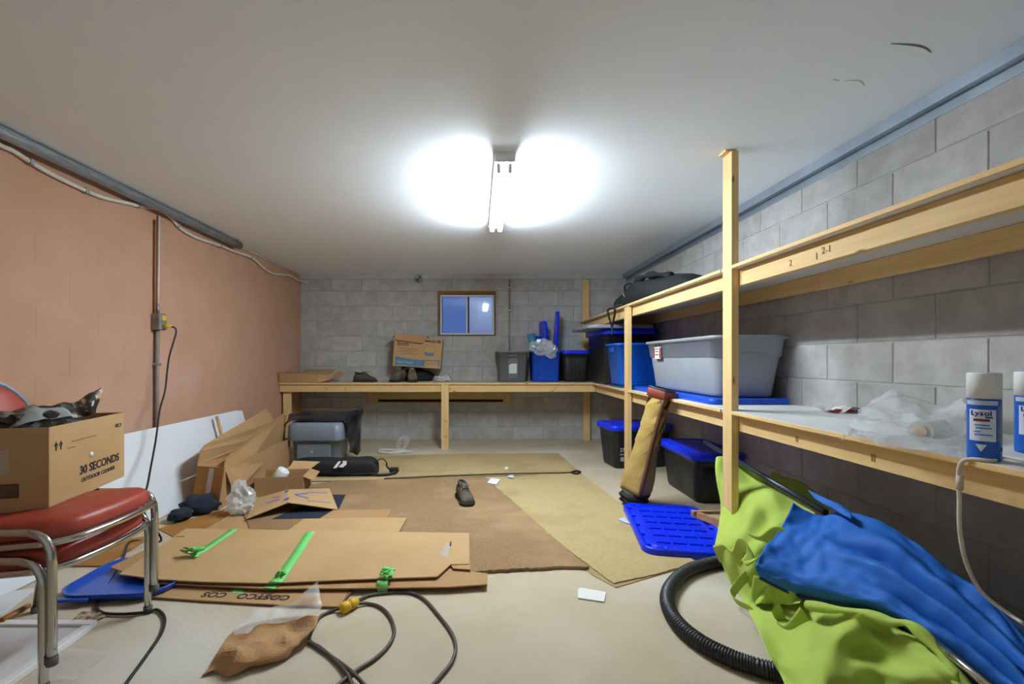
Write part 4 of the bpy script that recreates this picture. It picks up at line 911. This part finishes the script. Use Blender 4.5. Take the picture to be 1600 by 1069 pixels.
# ------------------------------------------------------------------ kraft paper, film and the extension cord
t = thing('kraft_paper', onz(410, 1010, 0), 'crumpled brown kraft paper on the bare floor with the cord looped under it', 'paper')
A = [[onz(366, 985, .012), at(400, 973, 1.77), at(440, 966, 1.76), at(478, 962, 1.74), onz(497, 966, .04)],
     [at(352, 1000, 1.66), at(385, 995, 1.66), at(425, 990, 1.68), at(462, 985, 1.7), at(490, 985, 1.68)],
     [at(340, 1020, 1.58), at(372, 1014, 1.56), at(410, 1008, 1.60), at(450, 1008, 1.61), at(475, 1000, 1.64)],
     [onz(327, 1042, .006), at(365, 1038, 1.51), at(400, 1032, 1.54), at(430, 1026, 1.57), at(455, 1015, 1.6)],
     [onz(316, 1056, .004), onz(350, 1053, .004), onz(390, 1051, .006), onz(420, 1036, .01), onz(446, 1024, .02)]]
A = [[p - t.location for p in r] for r in A]
o = MB().patch(A, 4, 4, lambda u, v, p: crump(.024, 15, 3)(u, v, p) * (.4 + v) * min(1, 4 * u + .15), smooth=False).build('paper_sheet', M_kraft, t, solid=.0015)
for v in o.data.vertices: v.co.z = max(v.co.z, .003)
B = [[at(366, 984, 1.7), at(400, 955, 1.80), at(450, 945, 1.82), at(478, 925, 1.84), at(496, 909, 1.86)],
     [at(366, 992, 1.66), at(400, 968, 1.75), at(450, 957, 1.76), at(485, 940, 1.78), at(498, 930, 1.82)],
     [at(385, 990, 1.66), at(410, 975, 1.72), at(455, 970, 1.72), at(490, 962, 1.73), at(498, 955, 1.74)]]
o = thing('clear_film', onz(430, 960, 0), 'crumpled clear plastic film behind the kraft paper on the floor', 'plastic film')
f_ = MB().patch([[p - o.location for p in r] for r in B], 8, 8, crump(.02, 16, 6)).build('film_sheet', M_film2, o)
for v in f_.data.vertices: v.co.z = max(v.co.z, .006)
t = thing('extension_cord', onz(548, 950, 0), 'dark extension cord looped on the floor with a yellow connector', 'cord')
def cord(L, z=.008, r=.0068): MB().tube([p - t.location for p in crom([onz(a, b, zz if len(q) > 2 else z) for q in L for a, b, zz in [(q[0], q[1], q[2] if len(q) > 2 else z)]], 7)], r, 8).build('cord', M_cord, t)
cord([(558, 939, .016), (575, 931), (600, 927), (635, 925.5), (662, 936), (688, 965), (706, 990), (712, 1012), (706, 1034), (690, 1055), (672, 1075), (640, 1110)])
cord([(556, 944, .016), (575, 943), (595, 949), (610, 965), (616, 988), (606, 1010), (585, 1030), (560, 1046), (530, 1069), (500, 1095)], .0085)
cord([(536, 950, .016), (518, 955), (500, 964), (488, 985, .009), (484, 1000, .008), (494, 1010), (520, 1028), (540, 1042, .012), (556, 1056, .02), (570, 1072), (585, 1095)], .008)
cord([(482, 1004), (500, 1012), (525, 1034), (541, 1052, .012), (550, 1072), (556, 1100)], .0085)
a, b = onz(534, 952, .022) - t.location, onz(559, 939, .022) - t.location
c = MB().tube([a.lerp(b, k) for k in (0, .04, .3, .42, .46, .5, .54, .6, .92, 1.0)], [.018, .022, .023, .022, .018, .018, .022, .023, .018, .012], 12).build('connector', M_yel, t)
MB().tube([a.lerp(b, .45), a.lerp(b, .51)], .0205, 12).build('locking_ring', mat('amber_plastic', s(190, 140, 24), None, rough=.4), c)

# ------------------------------------------------------------------ stacked chairs with the box, at the left edge
def chair(z, dx, label):
    """chrome-framed stacking chair facing +X; origin under the middle of its front edge"""
    t = thing('stacking_chair', (-1.385 + dx, 1.665, z), label, 'chair', 'red padded stacking chairs')
    hy, sz = .228, .425
    rows = []
    for (zz, k) in ((sz - .045, .90), (sz - .035, .985), (sz - .01, 1.0), (sz + .012, .985), (sz + .028, .92), (sz + .034, .78), (sz + .036, .4)):
        rg = []
        for p in rr(.43, .43, .07, 0, 6, .03):
            x, y = p.x, p.y; bow = .03 * (1 - (y / .215) ** 2) if x > 0 else 0
            rg.append(Vector((-.2 + x * k + bow * k, y * k, zz + .09 * (-.2 + x * k))))
        rows.append(rg)
    seat = MB().loft(rows).build('seat', M_red, t, sub=1)
    rim = []
    for p in rr(.45, .445, .075, 0, 6, .03):
        bow = .03 * (1 - (p.y / .222) ** 2) if p.x > 0 else 0
        rim.append((-.2 + p.x + bow, p.y, sz - .04 + .09 * (-.2 + p.x)))
    MB().tube(rim, .0125, 10, closed=True).build('seat_rim', M_chrome, t)
    for sy in (-1, 1):
        y = sy * hy
        P = crom([(.0, y, .004), (.0, y, .2), (.0, y, sz - .10)], 3) + crom([(-.004, y, sz - .06), (-.025, y, sz - .022), (-.07, y, sz - .006)], 4) + [(-.36, y, sz - .006)] + crom([(-.41, y, sz - .03), (-.43, y, sz - .1)], 3) + [(-.47, y, .004)]
        MB().tube(P, .0135, 12).build('leg_frame', M_chrome, t)
        for x in (0, -.47): MB().lathe([(.012, 0), (.016, 0), (.017, .025), (.013, .028)], 12, Matrix.Translation((x, y, .0))).build('foot', mat('grey_rubber', s(90, 90, 88), None, rough=.8), t)
        P = crom([(-.40, sy * .2, sz - .04), (-.43, sy * .2, sz + .05), (-.455, sy * .2, sz + .2), (-.47, sy * .2, sz + .3)], 4); MB().tube(P, .011, 10).build('back_upright', M_chrome, t)
    # round-topped backrest
    O = Vector((-.475, 0, sz + .23)); ring = [Vector((0, -.2, -.04))] + [Vector((0, .205 * math.cos(R(180 - a)), .02 + .215 * math.sin(R(a)))) for a in range(0, 181, 12)] + [Vector((0, .2, -.04))]
    Q = lambda p, k, x: O + Vector((x - p.z * .14, p.y * k, .05 + (p.z - .05) * k))
    MB().loft([[Q(p, .93, -.02) for p in ring], [Q(p, 1, -.012) for p in ring], [Q(p, 1, .008) for p in ring], [Q(p, .9, .026) for p in ring], [Q(p, .5, .034) for p in ring]]).build('backrest', M_red, t)
    MB().tube([Q(p, 1.05, -.004) for p in ring], .012, 10, closed=True).build('backrest_border', mat('grey_border', s(150, 156, 170), None, rough=.35, metal=.5), t)
    return t
chair(.0, .0, 'lower of the two stacked red padded chairs with chrome legs')
chair(.088, .028, 'upper of the two stacked red padded chairs, carrying the cleaner box')
t = carton('cleaner_box', (-1.755, 1.805, .523), R(12), .36, .48, .295, M_card2, 'brown cleaner carton standing on the upper red chair', tilt=(0, R(0)))
xf = .1805
def bt(txt, size, y, z, bold=.0, m=M_ink, n='printed_text'): return text(txt, size, m, t, (xf, y, z), (0, 1, 0), (0, 0, 1), n, bold)
bt('30 SECONDS', .047, -.075, .085, .02); bt('OUTDOOR CLEANER', .0235, -.065, .052, .01); bt('421.2', .022, .165, .235, .02)
for y in (-.205, -.18):
    MB().sheet([(xf + .001, y - .003, .205), (xf + .001, y + .003, .205), (xf + .001, y + .003, .222), (xf + .001, y + .010, .222), (xf + .001, y, .238), (xf + .001, y - .010, .222), (xf + .001, y - .003, .222)], .0008).build('printed_arrow', M_ink, t)
MB().lathe([(.0, .001), (.011, .001), (.011, 0)], 16, Matrix.Translation((xf, .0, .15)) @ Matrix.Rotation(R(90), 4, 'Y')).build('round_sticker', M_paper, t)
for zz, y0, y1 in ((.222, -.12, .03), (.2, -.145, -.1)): MB().box(xf, xf + .0008, y0, y1, zz, zz + .0025).build('faint_print', M_ink2, t)
fy = -.2405
MB().box(-.1, .0, fy - .001, fy, .13, .22).build('paper_label', mat('dull_label', s(176, 156, 150)), t); MB().box(.01, .06, fy - .001, fy, .13, .22).build('packing_tape', M_film, t)
mb = MB(); mb.box(-.16, .09, fy - .001, fy, .05, .10); mb.build('barcode_panel', mat('dark_print', s(70, 52, 30)), t); MB().box(-.155, .085, fy - .002, fy - .001, .056, .094).build('barcode_panel', mat('dark_print2', s(96, 74, 46)), t)
# bag contents of the box
o = thing('box_filling', (-1.76, 1.80, .655), 'crumpled black and tan plastic packaging heaped in the cleaner box', 'packaging')
M_leop = mat('mottled_wrap', s(170, 134, 92), s(40, 32, 26), 9, .35, lo=.42, hi=.5)
mb = MB(); mb.blob((.02, -.03, .12), (.13, .17, .10), 2, .4, 2.4, 4, smooth=False); mb.build('dark_wrap', mat('dark_wrap', s(52, 48, 42), s(26, 24, 22), 14, .3, c3=s(130, 120, 104), s3=9, lo3=.6, hi3=.66), o)
A = [[(.0, .0, .14), (.03, .08, .18), (.05, .14, .22), (.08, .20, .26)], [(.05, -.02, .18), (.07, .06, .22), (.09, .12, .24), (.10, .185, .27)], [(.10, .0, .10), (.11, .06, .15), (.12, .1, .17), (.125, .14, .17)]]
MB().patch(A, 5, 5, crump(.02, 16, 3), smooth=False).build('mottled_wrap', M_leop, o, solid=.001)
MB().patch([[(-.02, -.14, .1), (.06, -.16, .16), (.12, -.12, .17)], [(.0, -.1, .16), (.06, -.08, .22), (.13, -.06, .18)], [(.04, -.02, .14), (.1, .0, .2), (.145, .02, .17)]], 6, 6, crump(.02, 18, 8)).build('clear_wrap', M_film2, o)

# ------------------------------------------------------------------ boards, tray and scraps on the floor at the left
t = thing('framed_board', (-1.85, 1.6, 0), 'white framed board lying flat on the floor under the chairs', 'board')
MB().box(-.45, .325, -.42, .19, .001, .014).build('panel', M_mel, t)
box('frame_rail', -.45, .333, .165, .20, .0, .024, M_white, t, .004); box('frame_stile', .305, .34, -.42, .163, 0, .024, M_white, t, .004)
flat('white_board', [(0, 962), (-60, 985), (-60, 925), (0, 927), (57, 918), (40, 930)], .012, M_mel, 'white narrow board on the floor beside the leaning panels', 'board', .011)
o = MB().tube([onz(2, 970, .03), onz(45, 946, .02)], .011, 6).build('wood_scrap', M_card3); tag(o, 'dark wood scrap on the floor beside the framed board', 'wood scrap')
flat('cardboard_sheet', [(95, 884), (150, 862), (200, 842), (240, 836), (205, 858), (160, 884)], .008, M_card3, 'olive cardboard scrap under the stacked chairs', 'cardboard', .006)
# blue tray half under the taped carton
t = thing('upturned_lid', (-1.63, 2.16, .004), 'blue plastic lid lying upside down under the taped carton', 'lid', rz=R(4), tilt=(R(-1.5), 0))
mb = MB(); W, Dp = .47, .42
mb.loft([rr(W - .06, Dp - .06, .09, 0, 6), rr(W - .02, Dp - .02, .11, .004, 6), rr(W, Dp, .12, .02, 6), rr(W + .004, Dp + .004, .12, .034, 6), rr(W - .012, Dp - .012, .115, .034, 6), rr(W - .03, Dp - .03, .105, .012, 6), rr(W - .1, Dp - .1, .08, .009, 6)]); mb.build('lid_shell', mat('lid_blue', s(20, 72, 170), s(16, 64, 156), 5, .3), t)
MB().box(-.2, -.06, -Dp / 2 - .02, -Dp / 2 + .01, .012, .026).build('latch_tab', mat('lid_blue', s(20, 72, 170)), t, bevel=.006)
t = thing('foil_scrap', onz(140, 965, 0), 'small crumpled shiny wrapper on the floor by the blue upturned lid', 'wrapper')
MB().patch([[(x, y, .008) for x in (-.05, 0, .06)] for y in (-.03, 0, .03)], 4, 4, crump(.012, 40, 2), smooth=False).build('foil', mat('foil', s(196, 170, 140), s(90, 70, 50), 40, .3), t)
for v in t.children[0].data.vertices: v.co.z = max(v.co.z, .001)
t = thing('clear_film', onz(100, 1045, 0), 'scrap of clear plastic film on the floor before the chair leg', 'plastic film')
MB().patch([[(x, y, .012) for x in (-.06, 0, .06, .1)] for y in (-.08, -.02, .04, .09)], 5, 5, crump(.014, 22, 5)).build('film_sheet', M_film, t)
for v in t.children[0].data.vertices: v.co.z = max(v.co.z, .002)

# ------------------------------------------------------------------ canvas bag leaning on the rack
t = thing('canvas_bag', (1.125, 3.30, 0), 'tall yellow canvas bag with a rust red collar leaning on the rack', 'bag')
base, topc = Vector((.0, .0, .0)), Vector((.185, -.09, .845))
ax = (topc - base).normalized(); ang = R(-50)
ex = Vector((math.cos(ang), math.sin(ang), 0)); ex = (ex - ax * ex.dot(ax)).normalized(); ey = ax.cross(ex)
def sec(k, hw, r=.02, seed=0, am=0):
    c = base.lerp(topc, k); out = []
    for p in rr(2 * hw, 2 * hw, r, 0, 3, .03):
        q = c + ex * p.x + ey * p.y
        if am: q += Vector((noise.noise(q * 8 + Vector((seed, 0, 0))), noise.noise(q * 8 + Vector((0, seed, 0))), 0)) * am
        out.append(q)
    return out
MB().loft([sec(k, hw, .018, 3, .012 if .16 < k < .9 else .004) for k, hw in ((.115, .082), (.16, .086), (.25, .084), (.4, .076), (.55, .070), (.7, .066), (.85, .064), (.935, .064))]).build('canvas_body', M_canvas, t)
MB().loft([sec(k, hw, .03) for k, hw in ((.012, .07), (.02, .08), (.06, .086), (.065, .083), (.07, .087), (.12, .088), (.125, .082))]).build('base_band', M_olive, t)
MB().loft([sec(k, hw, .012) for k, hw in ((.93, .066), (.932, .071), (.995, .073), (1.0, .07), (1.0, .062), (.95, .058))]).build('collar', M_rust, t)
MB().loft([sec(1.0, .072, .012), sec(1.012, .072, .012), sec(1.013, .06, .012)], True, False).build('top_rim', M_black, t)
P = []
for k in (.12, .3, .5, .7, .93):
    hw = {.12: .084, .3: .083, .5: .073, .7: .067, .93: .066}[k]; P.append(base.lerp(topc, k) - ey * hw + ex * (-hw) * .0 + ex * hw * .80)
cor = [base.lerp(topc, k) + ex * hw * 1.0 - ey * hw * 1.0 for k, hw in ((.12, .078), (.3, .078), (.5, .069), (.7, .062), (.93, .061))]
MB().tube(crom(cor, 5), .0135, 6).build('corner_trim', mat('brown_vinyl', s(92, 56, 36), None, rough=.6), t)
c0 = base.lerp(topc, .22) - ex * .088; MB().tube(crom([c0 + ax * .06, c0 - ex * .022 + ax * .03, c0 - ex * .024 - ax * .02, c0 - ax * .05], 5), .009, 8, flat=.5).build('carry_loop', M_bcord, t)
for o in t.children:
    for v in o.data.vertices: v.co.z = max(v.co.z, .002)
# small wooden frame by the tall post
t = thing('scrap_timber', (1.52, 2.93, 0), 'small nailed wooden frame lying on the floor behind the tall post', 'wood')
M_old = mat('reddish_wood', s(186, 140, 98), s(166, 118, 76), 5, .7, stretch=(2, 8, 8))
box('side_slat', -.14, -.12, -.02, .0, 0, .085, M_old, t); box('long_slat', -.14, .12, -.045, -.021, .07, .09, M_old, t)
mb = MB(); mb.add([(-.135, -.02, .085), (-.11, -.02, .085), (.02, -.32, .085), (-.005, -.32, .085), (-.135, -.02, .045), (-.11, -.02, .045), (.02, -.32, .045), (-.005, -.32, .045)], [(3, 2, 1, 0), (4, 5, 6, 7), (0, 1, 5, 4), (1, 2, 6, 5), (2, 3, 7, 6), (3, 0, 4, 7)]); mb.build('long_slat', M_old, t)
mb = MB(); mb.add([(-.10, -.2, .02), (-.04, -.2, .02), (.06, -.42, .02), (-.01, -.42, .02), (-.10, -.2, 0), (-.04, -.2, 0), (.06, -.42, 0), (-.01, -.42, 0)], [(3, 2, 1, 0), (4, 5, 6, 7), (0, 1, 5, 4), (1, 2, 6, 5), (2, 3, 7, 6), (3, 0, 4, 7)]); mb.build('floor_slat', M_old, t)
box('end_slat', -.005, .02, -.34, -.32, 0, .085, M_old, t)

# ------------------------------------------------------------------ vacuum hose, green and blue fabric, poles
L = [(1260, 862), (1200, 868), (1150, 874), (1110, 880), (1072, 893), (1047, 918), (1043, 945), (1060, 975), (1095, 1004), (1140, 1027), (1185, 1043), (1212, 1050), (1232, 1055)]
P = crom([onz(a, b, .03) for a, b in L], 40); c = onz(1060, 950, 0)
acc = 0; rad = []; Q = [P[0]]
for i in range(1, len(P)):
    acc += (P[i] - P[i - 1]).length
    if (P[i] - Q[-1]).length >= .0019: Q.append(P[i])
rad = [.0275 + .0022 * (1 if (i % 4) < 2 else -1) for i in range(len(Q))]
t = thing('vacuum_hose', c, 'black ribbed vacuum hose curving out from under the green fabric', 'hose')
MB().tube([p - c for p in Q], rad, 14).build('hose', M_hose, t)

def folds(a1, f1, a2, f2, seed, dirv):
    d = Vector(dirv).normalized(); o = Vector((seed, seed * .7, seed * 1.3))
    def g(u, v, p):
        ph = (u * f1 + v * f2) * 2 * math.pi + 3 * noise.noise(Vector((u * 2, v * 2, seed)))
        return d * (a1 * math.sin(ph) + a2 * noise.noise(Vector((u * 5, v * 5, 0)) + o))
    return g
t = thing('green_fabric', (1.35, 1.9, 0), 'crumpled lime green fabric heaped on the floor under the rack', 'fabric')
def W(rows): return [[at(*q) - t.location for q in r] for r in rows]
view = (-.55, -.65, .5)
G1 = W([[(1120, 716, 2.75), (1150, 722, 2.72), (1190, 745, 2.5), (1235, 778, 2.25), (1275, 805, 2.05)],
        [(1122, 760, 2.62), (1152, 752, 2.55), (1190, 775, 2.30), (1230, 800, 2.1), (1265, 830, 1.95)],
        [(1128, 800, 2.52), (1150, 800, 2.36), (1190, 812, 2.12), (1225, 835, 1.98), (1262, 860, 1.88)],
        [(1115, 845, 2.22), (1148, 838, 2.12), (1185, 850, 1.98), (1222, 868, 1.88), (1258, 885, 1.8)],
        [(1122, 868, 2.18), (1150, 876, 2.06), (1186, 884, 1.92), (1222, 896, 1.82), (1255, 905, 1.75)],
        [(1138, 905, 2.08), (1160, 912, 1.98), (1190, 916, 1.88), (1222, 920, 1.78), (1252, 925, 1.70)],
        [(1160, 946, 1.94), (1176, 948, 1.90), (1200, 944, 1.83), (1228, 942, 1.74), (1250, 945, 1.67)]])
MB().patch(G1, 9, 8, lambda u, v, p: folds(.035, 1.4, .05, 1.7, 2.0, view)(u, v, p) + folds(.014, 3.2, .02, 3.0, 7.0, view)(u, v, p)).build('fabric_fold', M_green, t, solid=.003)
G2 = W([[(1178, 900, 1.86), (1230, 925, 1.78), (1290, 945, 1.66), (1350, 955, 1.56), (1420, 985, 1.44), (1490, 1040, 1.30)],
        [(1172, 950, 1.91), (1225, 955, 1.76), (1285, 962, 1.62), (1350, 972, 1.50), (1425, 1005, 1.38), (1495, 1060, 1.26)],
        [(1186, 985, 1.70), (1235, 1000, 1.58), (1290, 1005, 1.50), (1355, 1015, 1.44), (1430, 1040, 1.34), (1505, 1090, 1.22)],
        [(1206, 1030, 1.50), (1250, 1038, 1.42), (1305, 1050, 1.38), (1370, 1060, 1.39), (1440, 1080, 1.30), (1510, 1120, 1.2)],
        [(1228, 1075, 1.37), (1268, 1083, 1.31), (1325, 1095, 1.31), (1385, 1105, 1.35), (1450, 1125, 1.28), (1520, 1160, 1.19)]])
MB().patch(G2, 9, 8, lambda u, v, p: folds(.034, 2.2, .06, .6, 5.0, view)(u, v, p) + folds(.01, 5, .016, 2, 8.0, view)(u, v, p)).build('fabric_fold', M_green, t, solid=.003)
# curled hems and loose loops of the cloth
def ribbon(L, wd, tw=0, name='fabric_curl'):
    P = crom([at(*q) - t.location for q in L], 7); rows = []
    for i, p in enumerate(P):
        a = tw * i / len(P); rows.append([p, p + Vector((wd * math.cos(a) * .4, -wd * .35 * math.sin(a), -wd * math.cos(a) * .9))])
    v = [q for r in rows for q in r]; f = [(2 * i, 2 * i + 1, 2 * i + 3, 2 * i + 2) for i in range(len(rows) - 1)]
    MB().add(v, f, 0, True).build(name, M_green, t, solid=.003)
ribbon([(1112, 852, 2.17), (1128, 848, 2.1), (1142, 858, 2.03), (1150, 840, 2.0), (1162, 842, 1.95), (1166, 862, 1.93), (1158, 876, 1.95), (1175, 874, 1.9), (1190, 868, 1.87)], .10, 2)
ribbon([(1166, 830, 2.04), (1185, 836, 1.98), (1205, 822, 1.93), (1222, 822, 1.9)], .07, 1)
ribbon([(1165, 890, 1.96), (1150, 905, 1.95), (1140, 922, 1.95), (1150, 935, 1.9), (1172, 945, 1.85)], .05, 1.2)
ribbon([(1215, 935, 1.72), (1205, 955, 1.72), (1225, 975, 1.66), (1250, 945, 1.66)], .10, 1)
MB().tube(crom([at(*q) - t.location for q in [(1258, 945, 1.64), (1300, 952, 1.57), (1350, 958, 1.49), (1390, 972, 1.43), (1420, 975, 1.38), (1450, 1000, 1.33), (1480, 1035, 1.27), (1510, 1080, 1.21)]], 6), [.018 + .006 * math.sin(i * .5) for i in range(43)], 10, flat=.8).build('rolled_hem', M_green, t)
for o in t.children:
    for v in o.data.vertices: v.co.z = max(v.co.z, .006)
    x = o.modifiers.new('smooth', 'SUBSURF'); x.levels = 1; x.render_levels = 1
# stretcher poles and the blue cover
def pole(a, b, r, m, label, cat='pole', grp='poles in the fabric heap'):
    A_, B_ = at(*a), at(*b); o = MB().tube([A_ - A_, B_ - A_], r, 12).build('metal_pole', m); o.location = A_; return tag(o, label, cat, grp)
pole((1101, 691, 3.05), (1290, 801, 1.96), .014, M_pole, 'dark metal pole lying across the green fabric behind the tall post')
pole((1440, 985, 1.385), (1560, 1085, 1.10), .011, M_chrome, 'bright metal pole between the blue cover and the green fabric')
t = thing('green_flap', (1.7, 2.2, 0), 'shaded olive green flap of fabric behind the dark pole', 'fabric')
MB().patch(W([[(1208, 738, 2.62), (1240, 750, 2.55), (1272, 768, 2.46), (1302, 792, 2.34)], [(1198, 748, 2.6), (1235, 770, 2.5), (1262, 786, 2.4), (1290, 803, 2.3)]]), 6, 4, folds(.008, 1, .02, 1, 1, (0, 0, 1))).build('fabric_fold', M_green, t, solid=.004)
t = thing('blue_cover', (1.45, 1.65, 0), 'crumpled blue fabric cover lying over the green fabric', 'fabric')
B1 = W([[(1240, 786, 1.99), (1280, 806, 1.94), (1330, 800, 1.86), (1400, 828, 1.72), (1480, 888, 1.55), (1555, 945, 1.40), (1625, 1020, 1.26)],
        [(1222, 822, 1.92), (1262, 835, 1.86), (1312, 845, 1.76), (1390, 872, 1.63), (1470, 925, 1.47), (1548, 985, 1.34), (1625, 1055, 1.2)],
        [(1195, 858, 1.84), (1245, 872, 1.77), (1300, 882, 1.68), (1378, 908, 1.55), (1460, 955, 1.41), (1545, 1018, 1.28), (1625, 1085, 1.16)],
        [(1181, 884, 1.80), (1235, 908, 1.73), (1292, 922, 1.63), (1368, 940, 1.51), (1452, 985, 1.37), (1540, 1045, 1.25), (1625, 1110, 1.13)],
        [(1186, 900, 1.81), (1240, 926, 1.75), (1296, 938, 1.65), (1368, 952, 1.53), (1450, 998, 1.39), (1538, 1060, 1.27), (1625, 1125, 1.15)]])
def bluef(u, v, p):
    d = Vector((-.3, -.5, .8)) * 1.5; k = 0
    for (v0, sl, wd, am, ua, ub) in ((.30, .22, .03, -.035, .25, 1.0), (.55, .1, .028, -.035, .45, 1.0), (.2, .2, .05, .024, .3, .9), (.42, .18, .05, .024, .3, .95)):
        if u > ua: k += am * math.exp(-((v - v0 - sl * (u - .5)) / wd) ** 2) * min(1, (u - ua) * 6) * min(1, (1.02 - u) * 6)
    return d * (k + .014 * noise.noise(Vector((u * 7, v * 5, 1))) + .006 * noise.noise(Vector((u * 20, v * 14, 1))))
MB().patch(B1, 12, 12, bluef).build('cover_sheet', M_bluef, t, solid=.006)
B2 = W([[(1264, 765, 2.02), (1285, 776, 1.95), (1308, 788, 1.88), (1332, 800, 1.82)], [(1272, 778, 1.98), (1290, 790, 1.91), (1310, 802, 1.85), (1330, 812, 1.79)]])
MB().patch(B2, 6, 4, crump(.008, 18, 4)).build('cover_strap', M_bluef, t, solid=.008)
MB().tube(crom([q + Vector((0, -.002, -.006)) for q in B1[4]], 6), .007, 8).build('cover_hem', mat('dark_blue_hem', s(24, 56, 96)), t)
for o in t.children:
    for v in o.data.vertices: v.co.z = max(v.co.z, .012)
t = thing('navy_cover', (1.74, 1.55, 0), 'dull navy folded cover on the floor against the right block wall', 'fabric')
mb = MB(); mb.patch([[Vector((x, y, z)) for x, z in ((-.2, .02), (-.16, .13), (-.05, .17), (.1, .16), (.18, .12), (.2, .01))] for y in (-.7, -.35, 0, .3)], 5, 7, crump(.02, 8, 2)); mb.build('folded_layer', mat('dull_navy', s(66, 84, 112), s(56, 74, 100), 6, .85), t, solid=.004)
for v in t.children[0].data.vertices: v.co.z = max(v.co.z, .004)
